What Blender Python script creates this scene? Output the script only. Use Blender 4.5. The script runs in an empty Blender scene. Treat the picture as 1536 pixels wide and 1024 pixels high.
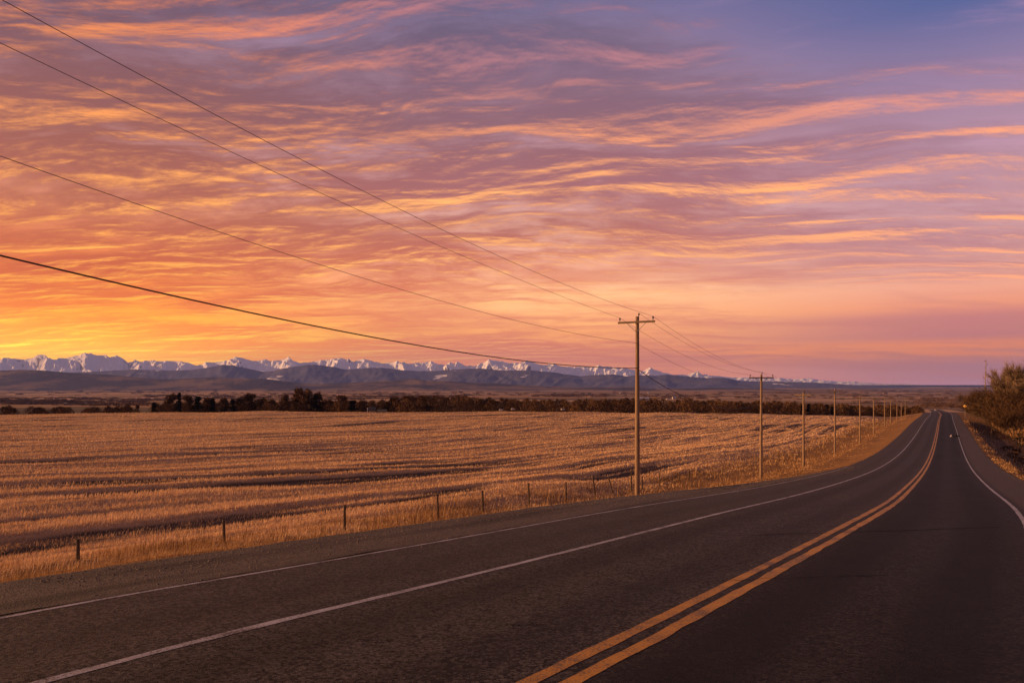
import bpy, bmesh, math, random
import numpy as np

# ------------------------------------------------------------------ basics
F, CX, HY = 1100.0, 768.0, 574.0          # focal length and horizon of the photograph (its own pixels)
SC = bpy.context.scene
COL = SC.collection
rng = np.random.default_rng(7)
random.seed(7)


def srgb(r, g, b):
    def c(v):
        v = v / 255.0
        return v / 12.92 if v <= .04045 else ((v + .055) / 1.055) ** 2.4
    return (c(r), c(g), c(b), 1.0)


def tag(o, label=None, cat=None, group=None, kind=None):
    if label: o['label'] = label
    if cat: o['category'] = cat
    if group: o['group'] = group
    if kind: o['kind'] = kind
    return o


def empty(name, loc, rz=0.0):
    o = bpy.data.objects.new(name, None)
    COL.objects.link(o)
    o.location = loc
    o.rotation_euler = (0, 0, rz)
    o.empty_display_size = .3
    return o


def link(name, me, mat=None, parent=None, loc=None, smooth=False):
    o = bpy.data.objects.new(name, me)
    COL.objects.link(o)
    if mat is not None and not me.materials: me.materials.append(mat)
    if parent: o.parent = parent
    if loc is not None: o.location = loc
    if smooth:
        me.polygons.foreach_set('use_smooth', np.ones(len(me.polygons), bool))
    return o


def mesh_np(name, V, polys, attrs=None, smooth=True):
    """V (n,3); polys list of (m,k) index arrays; attrs: dict name -> per-point float array."""
    me = bpy.data.meshes.new(name)
    V = np.ascontiguousarray(V, np.float32)
    me.vertices.add(len(V))
    me.vertices.foreach_set('co', V.ravel())
    lv, ls, tot = [], [], 0
    for p in polys:
        p = np.asarray(p, np.int32)
        lv.append(p.ravel())
        ls.append(tot + np.arange(len(p)) * p.shape[1])
        tot += p.size
    lv = np.concatenate(lv); ls = np.concatenate(ls).astype(np.int32)
    me.loops.add(tot)
    me.loops.foreach_set('vertex_index', lv)
    me.polygons.add(len(ls))
    me.polygons.foreach_set('loop_start', ls)
    me.update(calc_edges=True)
    me.validate()
    if smooth:
        me.polygons.foreach_set('use_smooth', np.ones(len(me.polygons), bool))
    if attrs:
        for k, v in attrs.items():
            a = me.attributes.new(k, 'FLOAT', 'POINT')
            a.data.foreach_set('value', np.ascontiguousarray(v, np.float32))
    return me


def grid_polys(nr, nc):
    i = np.arange(nr - 1)[:, None] * nc + np.arange(nc - 1)[None, :]
    i = i.ravel()
    return np.stack([i, i + 1, i + nc + 1, i + nc], 1)


class MB:
    """collects simple solids and makes ONE mesh of them"""
    def __init__(s): s.v = []; s.f = []
    def add(s, v, f):
        b = len(s.v); s.v += [tuple(p) for p in v]; s.f += [tuple(i + b for i in q) for q in f]
    def box(s, c, d, rz=0.0, taper=1.0):
        x, y, z = d[0] / 2, d[1] / 2, d[2] / 2
        cs, sn = math.cos(rz), math.sin(rz)
        vs = []
        for k in (-1, 1):
            t = taper if k > 0 else 1
            for a, b in ((-1, -1), (1, -1), (1, 1), (-1, 1)):
                px, py = a * x * t, b * y * t
                vs.append((c[0] + px * cs - py * sn, c[1] + px * sn + py * cs, c[2] + k * z))
        s.add(vs, [(3, 2, 1, 0), (4, 5, 6, 7), (0, 1, 5, 4), (1, 2, 6, 5), (2, 3, 7, 6), (3, 0, 4, 7)])
    def tube(s, pts, rad, n=6, caps=True):
        pts = [np.array(p, float) for p in pts]
        if not hasattr(rad, '__len__'): rad = [rad] * len(pts)
        ring = []
        up = None
        for i, p in enumerate(pts):
            d = pts[min(i + 1, len(pts) - 1)] - pts[max(i - 1, 0)]
            d = d / (np.linalg.norm(d) + 1e-9)
            if up is None:
                up = np.array([0, 0, 1.]) if abs(d[2]) < .9 else np.array([1., 0, 0])
            a = np.cross(d, up); a /= np.linalg.norm(a) + 1e-9
            b = np.cross(a, d); up = b
            ring.append([p + rad[i] * (math.cos(2 * math.pi * k / n) * a + math.sin(2 * math.pi * k / n) * b) for k in range(n)])
        v = [q for r in ring for q in r]
        f = []
        for i in range(len(pts) - 1):
            for k in range(n):
                k2 = (k + 1) % n
                f.append((i * n + k, i * n + k2, (i + 1) * n + k2, (i + 1) * n + k))
        if caps:
            f.append(tuple(range(n))[::-1]); f.append(tuple((len(pts) - 1) * n + k for k in range(n)))
        s.add(v, f)
    def mesh(s, name):
        me = bpy.data.meshes.new(name)
        me.from_pydata([tuple(map(float, p)) for p in s.v], [], s.f)
        me.update()
        return me
    def build(s, name, mat=None, parent=None, loc=None, smooth=False):
        return link(name, s.mesh(name), mat, parent, loc, smooth)


# ------------------------------------------------------------------ noise
def _hash(i, j, seed):
    n = (i.astype(np.int64) * 374761393 + j.astype(np.int64) * 668265263 + seed * 974711) & 0x7fffffff
    n = ((n ^ (n >> 13)) * 1274126177) & 0x7fffffff
    n = (n ^ (n >> 16)) & 0xffff
    return n / 65535.0


def vnoise(x, y, seed=0):
    x, y = np.broadcast_arrays(np.asarray(x, float), np.asarray(y, float))
    i, j = np.floor(x), np.floor(y)
    fx, fy = x - i, y - j
    fx = fx * fx * fx * (fx * (fx * 6 - 15) + 10); fy = fy * fy * fy * (fy * (fy * 6 - 15) + 10)
    a, b = _hash(i, j, seed), _hash(i + 1, j, seed)
    c, d = _hash(i, j + 1, seed), _hash(i + 1, j + 1, seed)
    return (a * (1 - fx) + b * fx) * (1 - fy) + (c * (1 - fx) + d * fx) * fy


def fbm(x, y, seed=0, o=4, g=.5):
    s = 0; a = 1; n = 0
    for k in range(o):
        s = s + a * vnoise(x * 2 ** k + 17.3 * k, y * 2 ** k - 9.1 * k, seed + k); n += a; a *= g
    return s / n


def ridged(x, y, seed=0, o=4):
    s = 0; a = 1; n = 0
    for k in range(o):
        s = s + a * (1 - np.abs(2 * vnoise(x * 2 ** k + 5.7 * k, y * 2 ** k + 3.1 * k, seed + k) - 1)); n += a; a *= .5
    return s / n


def sstep(a, b, x):
    t = np.clip((np.asarray(x, float) - a) / (b - a), 0, 1)
    return t * t * (3 - 2 * t)


# ------------------------------------------------------------------ road centre line (surveyed from the photograph)
RD = np.array([4., 6, 8, 11, 15, 20, 27, 36, 50, 70, 100, 140, 200, 260, 330])
RX = np.array([-1.43, -.03, 1.37, 3.43, 6.17, 9.56, 14.00, 19.31, 27.61, 39.46, 57.26, 80.94, 116.28, 151.60, 193.02])
RZ = np.array([-2.48, -2.61, -2.78, -3.02, -3.33, -3.72, -4.39, -5.27, -6.53, -8.05, -9.54, -10.42, -11.05, -12.02, -13.42])


def herm(v, d):
    L = np.log(RD); m = np.gradient(v, L); l = np.log(d)
    i = np.clip(np.searchsorted(L, l) - 1, 0, len(RD) - 2); h = L[i + 1] - L[i]; t = np.clip((l - L[i]) / h, -.6, 1.2)
    return (2*t**3-3*t**2+1)*v[i]+(t**3-2*t**2+t)*h*m[i]+(-2*t**3+3*t**2)*v[i+1]+(t**3-t**2)*h*m[i+1]


_dm = np.exp(np.linspace(np.log(5.0), np.log(338), 220))
_xm, _zm = herm(RX, _dm), herm(RZ, _dm)


def fair(v):               # even out the slope so that the road flows
    sl = np.diff(v) / np.diff(_dm)
    k = np.hanning(31); k /= k.sum()
    sl = np.convolve(np.pad(sl, 15, 'edge'), k, 'valid')
    o = np.concatenate([[0], np.cumsum(sl * np.diff(_dm))])
    return o + np.mean((v - o)[20:120])


_xm, _zm = fair(_xm), fair(_zm)
_x0, _z0 = _xm[0], _zm[0]
_db = np.linspace(-60, 4.6, 40)
_xb = _x0 + .69 * (_db - 5.0); _zb = _z0 - .06 * (_db - 5.0) * np.exp((_db - 5) / 12)
_df = np.array([350, 370, 400, 450, 520, 600, 680, 750, 820, 900, 1000, 3000.])
_xf = _xm[-1] + .59 * (_df - _dm[-1])
_xf += np.where(_df > 560, -((_df - 560) / 100) ** 2 * .9, 0)
_xf[-1] = _xf[-2] + .3 * 2000
_zf = np.array([-14.55, -15.9, -18.3, -21.5, -23.6, -25.3, -27.4, -29.4, -31.0, -32.8, -36, -70])
CD = np.concatenate([_db, _dm, _df]); CXs = np.concatenate([_xb, _xm, _xf]); CZ = np.concatenate([_zb, _zm, _zf])
_dd = np.concatenate([np.arange(-60, 60, .5), np.arange(60, 400, 2.), np.arange(400, 1000, 5.), [1000, 2000, 3000]])
SX, SZ = np.interp(_dd, CD, CXs), np.interp(_dd, CD, CZ)
SM = np.gradient(SX, _dd)
BANK = .0364


def st(x, y):
    dc = np.array(y, float)
    for _ in range(12):
        xc = np.interp(dc, _dd, SX); m = np.interp(dc, _dd, SM)
        dc = np.clip(dc + .8 * ((x - xc) * m + (y - dc)) / (1 + m * m), -60, 2999)
    xc = np.interp(dc, _dd, SX); m = np.interp(dc, _dd, SM)
    return ((x - xc) - (y - dc) * m) / np.sqrt(1 + m * m), dc


def roadpt(d, t, dz=0.0):
    d = np.asarray(d, float)
    m = np.interp(d, _dd, SM); L = np.sqrt(1 + m * m)
    z = np.interp(d, _dd, SZ) + BANK * np.clip(t, -9, 6.5) + dz
    return np.stack([np.interp(d, _dd, SX) + t / L, d - t * m / L, z + 0 * d], -1)


def left_edge(d):          # width of pavement + gravel on the field side
    return -np.interp(d, [0, 10, 28, 40, 70, 3000], [8.3, 8.9, 8.7, 7.8, 6.6, 6.6])


# ------------------------------------------------------------------ terrain
ROWDIR = np.array([.53, .848])             # the swathed rows run with the road


def tps(P, v):
    n = len(P)
    r = np.linalg.norm(P[:, None] - P[None], axis=2) + 1e-9
    K = r * r * np.log(r) + np.eye(n) * 2.0
    A = np.zeros((n + 3, n + 3)); A[:n, :n] = K; A[:n, n] = 1; A[:n, n+1:] = P; A[n, :n] = 1; A[n+1:, :n] = P.T
    w = np.linalg.solve(A, np.concatenate([v, [0, 0, 0]]))
    def ev(x, y):
        o = w[n] + w[n+1] * x + w[n+2] * y
        for k in range(n):
            q = np.hypot(x - P[k, 0], y - P[k, 1]) + 1e-9
            o = o + w[k] * q * q * np.log(q)
        return o
    return ev


_pts, _val = [], []
for d in (-10, 8, 20, 35, 50, 70, 100, 140, 190, 250, 310):
    p = roadpt(d, -24.0); _pts.append(p[:2]); _val.append(np.interp(d, _dd, SZ) - 2.6 - (.25 if d < 14 else 0))
for px, py, d in ((0, 700, 70), (0, 650, 145), (400, 700, 72), (400, 650, 150), (768, 660, 140), (1000, 660, 160), (1150, 650, 200),
                  (-400, 620, 280), (0, 622.5, 260), (200, 620, 280), (400, 618.5, 300), (768, 618, 320), (1000, 617.5, 330), (1200, 621.5, 325),
                  (-300, 680, 90), (-700, 640, 170)):
    _pts.append(np.array([(px - CX) / F * d, d])); _val.append((HY - py) / F * d)
FIELD = tps(np.array(_pts) / 100.0, np.array(_val))
PLT = np.array([-60, -24, -22, -19.5, -17.5, -15.5, -14, -12, -10.3, -9.3, -8.6, 0.])
PLZ = np.array([-2.3, -2.3, -2.27, -2.25, -2.1, -1.65, -1.05, -.80, -.42, -.18, -.04, -.06])
PRT = np.array([0, 6.0, 6.7, 7.6, 9, 11.5, 13.5, 18, 25, 40, 90])
PRZ = np.array([-.06, -.04, -.10, -.45, -1.3, -2.3, -2.2, -.7, .5, 1.6, 3.0])
PRF = np.array([-.06, -.04, -.08, -.15, -.2, -.2, -.1, .2, .7, 1.6, 3.0])


def edge_d(x, y):
    px = CX + F * x / np.maximum(y, 1)
    return np.interp(px, [-1500, 0, 200, 400, 768, 1000, 1280, 1380, 1420, 1600], [240, 262, 282, 302, 322, 332, 330, 336, 336, 300])


def valley(r):
    return np.interp(r, [0, 300, 400, 600, 1000, 2200, 5000, 10000, 26000], [-14, -16, -19, -24.6, -36, -56, -75, -88, -110])


def rows(x, y):
    """swath coordinates: across, along"""
    return x * ROWDIR[1] - y * ROWDIR[0], x * ROWDIR[0] + y * ROWDIR[1]


def soil_mask(x, y):
    a, l = rows(x, y)
    a = a + 5.0 * (fbm(a / 60, l / 90, 31, 2) - .5) * 2
    n1 = fbm(a / 4.2, l / 60, 41, 3)
    n2 = fbm(a / 1.3, l / 22, 43, 3)
    n3 = fbm(a / 24, l / 60, 47, 2)
    per = .5 + .5 * np.cos(2 * np.pi * a / 6.4 + 1.6 * n1)
    per2 = .5 + .5 * np.cos(2 * np.pi * a / 2.13 + 3.0 * n1)
    n4 = fbm(a / .8, l / 6, 49, 3)
    return sstep(.40, .74, .26 * n1 + .26 * n2 + .17 * per * (.35 + .9 * n3) + .12 * per2 + .14 * n3 + .24 * (n4 - .3)) * (.25 + .75 * sstep(.36, .56, fbm(a / 9, l / 26, 59, 3)))


def windrow(x, y):
    """raked straw lies in low rows, broken here and there"""
    a, l = rows(x, y)
    a = a + 5.0 * (fbm(a / 60, l / 90, 31, 2) - .5) * 2
    n1 = fbm(a / 4.2, l / 60, 41, 3)
    per = .5 - .5 * np.cos(2 * np.pi * a / 6.4 + 1.6 * n1)
    p2 = .5 - .5 * np.cos(2 * np.pi * a / 2.13 + 3.0 * n1)
    return .15 * per ** 4 * (.3 + 1.1 * fbm(a / 9, l / 14, 53, 3)) + .06 * p2 ** 2 + .10 * (fbm(a / .7, l / 5, 57, 2) - .5)


def height(x, y):
    x = np.asarray(x, float); y = np.asarray(y, float)
    t, dc = st(x, y)
    r = np.hypot(x, y)
    zr = np.interp(dc, _dd, SZ) + BANK * np.clip(t, -9, 6.5)
    le = left_edge(dc)
    tl = np.where(t < le, t - (le + 8.6) * sstep(-24, -9, t), np.minimum(0, t / np.abs(le) * 8.6))
    ditch = 1 - sstep(205, 235, dc)
    pl = np.interp(tl, PLT, PLZ)
    amp = (.86 + .28 * vnoise(dc / 26, 0 * dc, 5))
    pl = np.where(t < le, pl * (amp * sstep(-9, -15, t) + 1 - sstep(-9, -15, t)), pl)
    pr = np.interp(t, PRT, PRZ) * ditch + np.interp(t, PRT, PRF) * (1 - ditch)
    h = zr + np.where(t < 0, pl, pr)
    # rough ground off the pavement
    off = sstep(0.15, 1.6, np.maximum(le - t, t - 6.2))
    h = h + off * ((fbm(x / 1.7, y / 1.7, 3, 3) - .5) * .24 + (fbm(x / 7, y / 7, 9, 2) - .5) * np.where(t > 0, .5, .22))
    # field
    a, l = rows(x, y)
    fld = FIELD(x / 100, y / 100)
    s = soil_mask(x, y)
    fld = fld - .22 * s + windrow(x, y) + (fbm(a / 13, l / 45, 61, 3) - .5) * 1.15 + (fbm(x / 45, y / 45, 15, 2) - .5) * .9 + (fbm(x / .8, y / .8, 16, 2) - .5) * .08 * (r < 120)
    w = sstep(-21, -28, t)
    h = h * (1 - w) + fld * w
    # beyond the far field edge the ground falls to the valley
    v = valley(r) + (fbm(x / 260, y / 260, 21, 3) - .5) * 9 * sstep(420, 1500, r) + (fbm(x / 1500, y / 1500, 23, 3) - .5) * 14 * sstep(1500, 6000, r)
    e = edge_d(x, y)
    yy = np.where(y > 0, y, r)
    w2 = sstep(0, 70, yy - e) * np.where(dc < 1000, sstep(10, 40, np.abs(t)), 1)
    h = h * (1 - w2) + v * w2
    # under a continuing road
    w3 = (dc > 420) * (dc < 990) * (1 - sstep(9, 40, np.abs(t)))
    h = h * (1 - w3) + (np.interp(dc, _dd, SZ) - .25) * w3
    return h


def H(x, y):
    return float(height(np.array([x]), np.array([y]))[0])


def at(px, d, dz=0.0):
    x = (px - CX) / F * d
    return (x, d, H(x, d) + dz)


# ------------------------------------------------------------------ materials
def mat(name):
    m = bpy.data.materials.new(name); m.use_nodes = True
    nt = m.node_tree; nt.nodes.clear()
    return m, nt


def N(nt, t, **kw):
    n = nt.nodes.new(t)
    for k, v in kw.items():
        if k == 'ins':
            for a, b in v.items():
                if hasattr(b, 'is_output') or isinstance(b, bpy.types.NodeSocket): nt.links.new(b, n.inputs[a])
                else: n.inputs[a].default_value = b
        else: setattr(n, k, v)
    return n


def math_n(nt, op, a, b=None, c=None, clamp=False):
    n = nt.nodes.new('ShaderNodeMath'); n.operation = op; n.use_clamp = clamp
    for i, v in enumerate((a, b, c)):
        if v is None: continue
        if isinstance(v, bpy.types.NodeSocket): nt.links.new(v, n.inputs[i])
        else: n.inputs[i].default_value = v
    return n.outputs[0]


def mixc(nt, f, a, b, bt='MIX'):
    n = nt.nodes.new('ShaderNodeMix'); n.data_type = 'RGBA'; n.blend_type = bt
    for i, v in ((0, f), (6, a), (7, b)):
        if isinstance(v, bpy.types.NodeSocket): nt.links.new(v, n.inputs[i])
        else: n.inputs[i].default_value = v
    return n.outputs[2]


def ramp(nt, fac, stops, interp='LINEAR'):
    n = nt.nodes.new('ShaderNodeValToRGB'); cr = n.color_ramp; cr.interpolation = interp
    while len(cr.elements) > 1: cr.elements.remove(cr.elements[-1])
    cr.elements[0].position, cr.elements[0].color = stops[0]
    for p, c in stops[1:]:
        e = cr.elements.new(p); e.color = c
    nt.links.new(fac, n.inputs[0])
    return n.outputs[0]


def g(v): return (v, v, v, 1)


def smooth_n(nt, v, a, b):
    n = nt.nodes.new('ShaderNodeMapRange'); n.interpolation_type = 'SMOOTHSTEP'
    nt.links.new(v, n.inputs[0]); n.inputs[1].default_value = a; n.inputs[2].default_value = b
    return n.outputs[0]


def noise(nt, vec, scale, detail=4, rough=.5, dist=0.0):
    n = nt.nodes.new('ShaderNodeTexNoise')
    if vec is not None: nt.links.new(vec, n.inputs['Vector'])
    n.inputs['Scale'].default_value = scale; n.inputs['Detail'].default_value = detail
    n.inputs['Roughness'].default_value = rough; n.inputs['Distortion'].default_value = dist
    return n.outputs[0]


def mapping(nt, vec, scale, rot=(0, 0, 0), loc=(0, 0, 0)):
    n = nt.nodes.new('ShaderNodeMapping'); nt.links.new(vec, n.inputs[0])
    n.inputs['Scale'].default_value = scale; n.inputs['Rotation'].default_value = rot; n.inputs['Location'].default_value = loc
    return n.outputs[0]


def attr(nt, name):
    n = nt.nodes.new('ShaderNodeAttribute'); n.attribute_name = name
    return n.outputs['Fac']


def principled(nt, color, rough=.8, spec=.3, normal=None):
    p = nt.nodes.new('ShaderNodeBsdfPrincipled')
    for k, v in (('Base Color', color), ('Roughness', rough), ('Specular IOR Level', spec)):
        if isinstance(v, bpy.types.NodeSocket): nt.links.new(v, p.inputs[k])
        else: p.inputs[k].default_value = v
    if normal is not None: nt.links.new(normal, p.inputs['Normal'])
    o = nt.nodes.new('ShaderNodeOutputMaterial'); nt.links.new(p.outputs[0], o.inputs[0])
    return p


def bump(nt, h, strength=.4, dist=.05):
    b = nt.nodes.new('ShaderNodeBump'); nt.links.new(h, b.inputs['Height'])
    b.inputs['Strength'].default_value = strength; b.inputs['Distance'].default_value = dist
    return b.outputs[0]


def simple_mat(name, c1, c2, scale=6.0, rough=.8, spec=.25, stretch=(1, 1, 1), bstr=.3):
    m, nt = mat(name)
    tc = N(nt, 'ShaderNodeTexCoord')
    v = mapping(nt, tc.outputs['Object'], stretch)
    n1 = noise(nt, v, scale, 6, .6)
    c = mixc(nt, smooth_n(nt, n1, .3, .7), (*c1, 1), (*c2, 1))
    principled(nt, c, rough, spec, bump(nt, n1, bstr, .02))
    return m


# ground ------------------------------------------------------------
def ground_material():
    m, nt = mat('ground_material')
    geo = N(nt, 'ShaderNodeNewGeometry'); P = geo.outputs['Position']
    soil, verge, val, ra, rl = (attr(nt, k) for k in ('soil', 'verge', 'valley', 'across', 'along'))
    cmb = N(nt, 'ShaderNodeCombineXYZ', ins={0: ra, 1: rl, 2: 0.0}).outputs[0]
    nf = noise(nt, mapping(nt, cmb, (1.0, .12, 1)), 1.6, 6, .65)
    nfine = noise(nt, P, 9.0, 5, .7)
    nmid = noise(nt, P, .12, 4, .6)
    straw = mixc(nt, smooth_n(nt, nf, .25, .75), (.24, .140, .074, 1), (.56, .35, .195, 1))
    straw = mixc(nt, math_n(nt, 'MULTIPLY', smooth_n(nt, nmid, .35, .7), .35), straw, (.55, .35, .21, 1))
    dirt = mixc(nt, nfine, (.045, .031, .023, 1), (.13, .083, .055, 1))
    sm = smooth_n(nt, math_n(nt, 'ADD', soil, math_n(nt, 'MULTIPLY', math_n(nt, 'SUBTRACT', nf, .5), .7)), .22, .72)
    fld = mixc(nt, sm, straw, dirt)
    vg = mixc(nt, smooth_n(nt, nfine, .3, .7), (.13, .066, .026, 1), (.30, .155, .058, 1))
    fld = mixc(nt, verge, fld, vg)
    # valley: patchwork of fields, pasture and scrub
    vm = mapping(nt, P, (1 / 900, 1 / 380, 0), (0, 0, .45))
    vo = N(nt, 'ShaderNodeTexVoronoi', ins={'Vector': vm, 'Scale': 1.0}); vo.distance = 'CHEBYCHEV'
    vc = ramp(nt, N(nt, 'ShaderNodeSeparateColor', ins={0: vo.outputs['Color']}).outputs[0],
              [(0, (.085, .060, .040, 1)), (.25, (.22, .135, .070, 1)), (.5, (.30, .175, .088, 1)), (.75, (.42, .27, .165, 1)), (1, (.13, .088, .055, 1))], 'CONSTANT')
    vn = noise(nt, mapping(nt, P, (1 / 420, 1 / 160, 0), (0, 0, .3)), 1.0, 8, .65)
    vcol = mixc(nt, smooth_n(nt, vn, .50, .62), vc, (.042, .032, .022, 1))
    vn2 = noise(nt, mapping(nt, P, (1 / 3000, 1 / 900, 0)), 1.0, 6, .6)
    vcol = mixc(nt, math_n(nt, 'MULTIPLY', smooth_n(nt, vn2, .42, .66), .6), vcol, (.36, .225, .13, 1))
    c = mixc(nt, val, fld, vcol)
    h = math_n(nt, 'ADD', math_n(nt, 'MULTIPLY', nf, .6), math_n(nt, 'MULTIPLY', nfine, .5))
    principled(nt, c, .95, .08, bump(nt, h, .7, .12))
    return m


def build_ground():
    a_in = np.radians(np.arange(-37.5, 37.6, .115))
    a_out = np.radians(np.arange(37.6 + 1.2, 180 + 1, 2.6)); a_out = a_out[a_out < math.pi]
    ang = np.concatenate([-a_out[::-1], a_in, a_out, [2 * math.pi - a_out[-1]]])
    r = np.concatenate([np.exp(np.linspace(math.log(1.0), math.log(9), 60))[:-1],
                        np.exp(np.linspace(math.log(9), math.log(420), 620))[:-1],
                        np.exp(np.linspace(math.log(420), math.log(25000), 230))])
    A, R = np.meshgrid(ang, r)
    x, y = np.sin(A) * R, np.cos(A) * R
    z = height(x, y)
    t, dc = st(x, y)
    e = edge_d(x, y)
    yy = np.where(y > 0, y, R)
    val = sstep(-4, 10, yy - e)
    val = np.where((t > 30), np.maximum(val, sstep(150, 260, R)), val)
    verge = 1 - sstep(-20.5, -25.5, t + 2.5 * (fbm(x / 6, y / 6, 77, 2) - .5))
    verge = np.where(t > 0, 1, verge) * (1 - val)
    ditch_shade = sstep(7.3, 8.3, t + .8 * (fbm(x / 2.5, y / 2.5, 71, 2) - .5)) * (1 - sstep(11.8, 13.2, t)) * (1 - sstep(215, 235, dc))  # dark ditch soil, with the shade of the ditch painted into it
    verge = verge * (1 - ditch_shade)
    a, l = rows(x, y)
    V = np.stack([x.ravel(), y.ravel(), z.ravel()], 1)
    polys = [grid_polys(*x.shape)]
    V = np.vstack([V, [[0, 0, H(0, 0)]]])
    n = len(V) - 1
    k = np.arange(x.shape[1] - 1)
    polys.append(np.stack([k + 1, k, np.full_like(k, n)], 1))
    ap = lambda q: np.append(q.ravel(), 0)
    me = mesh_np('ground', V, polys, dict(soil=ap(np.maximum(soil_mask(x, y) * (t < 0), 1.6 * ditch_shade)), verge=ap(verge), valley=ap(val), across=ap(a), along=ap(l)))
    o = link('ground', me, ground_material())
    tag(o, kind='structure')
    return o


# road --------------------------------------------------------------
def asphalt_material():
    m, nt = mat('asphalt')
    uv = N(nt, 'ShaderNodeUVMap'); uv.uv_map = 'UVMap'
    sep = N(nt, 'ShaderNodeSeparateXYZ', ins={0: uv.outputs[0]})
    t = sep.outputs[0]
    geo = N(nt, 'ShaderNodeNewGeometry'); P = geo.outputs['Position']
    fine = noise(nt, P, 55, 5, .75)
    grit = N(nt, 'ShaderNodeTexVoronoi', ins={'Vector': P, 'Scale': 70.0}).outputs['Distance']
    patch = noise(nt, mapping(nt, uv.outputs[0], (.55, .075, 1)), 1.0, 5, .6, .4)
    patch2 = noise(nt, P, .8, 5, .65)
    c = mixc(nt, smooth_n(nt, fine, .3, .72), (.016, .015, .0155, 1), (.044, .040, .040, 1))
    mid = noise(nt, P, 19, 4, .7)
    c = mixc(nt, math_n(nt, 'MULTIPLY', smooth_n(nt, mid, .5, .66), .75), c, (.016, .0145, .015, 1))
    c = mixc(nt, math_n(nt, 'MULTIPLY', smooth_n(nt, mid, .46, .34), .5), c, (.062, .055, .053, 1))
    c = mixc(nt, smooth_n(nt, patch, .42, .68), c, mixc(nt, fine, (.032, .026, .024, 1), (.080, .064, .056, 1)))
    c = mixc(nt, math_n(nt, 'MULTIPLY', smooth_n(nt, patch2, .48, .75), .5), c, (.022, .019, .020, 1))
    g1 = noise(nt, P, 7.5, 3, .8); g2 = noise(nt, mapping(nt, uv.outputs[0], (3.2, 2.0, 1)), 1.0, 4, .75)
    gr = math_n(nt, 'ADD', math_n(nt, 'MULTIPLY', g1, .6), math_n(nt, 'MULTIPLY', g2, .4))
    c = mixc(nt, math_n(nt, 'MULTIPLY', smooth_n(nt, gr, .49, .60), .8), c, (.062, .054, .052, 1))
    c = mixc(nt, math_n(nt, 'MULTIPLY', smooth_n(nt, gr, .48, .38), .8), c, (.011, .010, .0105, 1))
    agg = N(nt, 'ShaderNodeTexVoronoi', ins={'Vector': P, 'Scale': 33.0, 'Randomness': 1.0})
    ag = N(nt, 'ShaderNodeSeparateColor', ins={0: agg.outputs['Color']}).outputs[0]
    c = mixc(nt, math_n(nt, 'MULTIPLY', smooth_n(nt, ag, .62, .95), .85), c, (.092, .080, .076, 1))
    c = mixc(nt, math_n(nt, 'MULTIPLY', smooth_n(nt, ag, .40, .08), .85), c, (.006, .0055, .006, 1))
    # wheel tracks: two darker polished bands per lane
    def band(c0, w):
        d = math_n(nt, 'ABSOLUTE', math_n(nt, 'SUBTRACT', t, c0))
        return math_n(nt, 'SUBTRACT', 1.0, smooth_n(nt, d, w * .25, w))
    tr = None
    for c0 in (.95, 2.75, -1.0, -2.8, -4.9):
        b = band(c0, .75 if c0 > 0 else .62)
        b = math_n(nt, 'MULTIPLY', b, 1.0 if c0 > 0 else .5)
        tr = b if tr is None else math_n(nt, 'MAXIMUM', tr, b)
    tr = math_n(nt, 'MULTIPLY', tr, math_n(nt, 'MULTIPLY_ADD', patch2, .7, .5))
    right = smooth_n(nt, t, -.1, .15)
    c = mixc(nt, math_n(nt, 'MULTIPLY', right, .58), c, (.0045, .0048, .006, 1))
    c = mixc(nt, math_n(nt, 'MULTIPLY', tr, .85), c, (.006, .0057, .0065, 1))
    shl = math_n(nt, 'MAXIMUM', math_n(nt, 'MULTIPLY', smooth_n(nt, t, 3.75, 4.1), .60), math_n(nt, 'MULTIPLY', smooth_n(nt, t, -3.75, -4.3), .22))
    c = mixc(nt, shl, c, mixc(nt, ag, (.060, .045, .038, 1), (.125, .096, .080, 1)))
    # pale aggregate specks
    sp = math_n(nt, 'SUBTRACT', 1.0, smooth_n(nt, grit, .10, .26))
    sp = math_n(nt, 'MULTIPLY', sp, smooth_n(nt, noise(nt, P, 21, 3, .6), .52, .68))
    c = mixc(nt, math_n(nt, 'MULTIPLY', sp, .7), c, (.20, .165, .14, 1))
    hh = math_n(nt, 'ADD', math_n(nt, 'MULTIPLY', fine, .6), math_n(nt, 'MULTIPLY', grit, .5))
    rough = math_n(nt, 'MULTIPLY_ADD', patch, .2, .62)
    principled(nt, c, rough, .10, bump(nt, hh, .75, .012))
    return m


def gravel_material():
    m, nt = mat('gravel_shoulder')
    uv = N(nt, 'ShaderNodeUVMap'); uv.uv_map = 'UVMap'
    geo = N(nt, 'ShaderNodeNewGeometry'); P = geo.outputs['Position']
    st_ = N(nt, 'ShaderNodeTexVoronoi', ins={'Vector': P, 'Scale': 34.0})
    fine = noise(nt, P, 26, 5, .75)
    pat = noise(nt, mapping(nt, uv.outputs[0], (1.3, .09, 1)), 1.0, 5, .6)
    cc = N(nt, 'ShaderNodeSeparateColor', ins={0: st_.outputs['Color']}).outputs[0]
    c = mixc(nt, cc, (.026, .022, .021, 1), (.165, .135, .118, 1))
    c = mixc(nt, smooth_n(nt, fine, .35, .7), c, (.075, .055, .044, 1))
    c = mixc(nt, smooth_n(nt, pat, .45, .66), c, (.040, .032, .029, 1))
    principled(nt, c, .85, .2, bump(nt, math_n(nt, 'ADD', st_.outputs['Distance'], fine), .8, .02))
    return m


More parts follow.
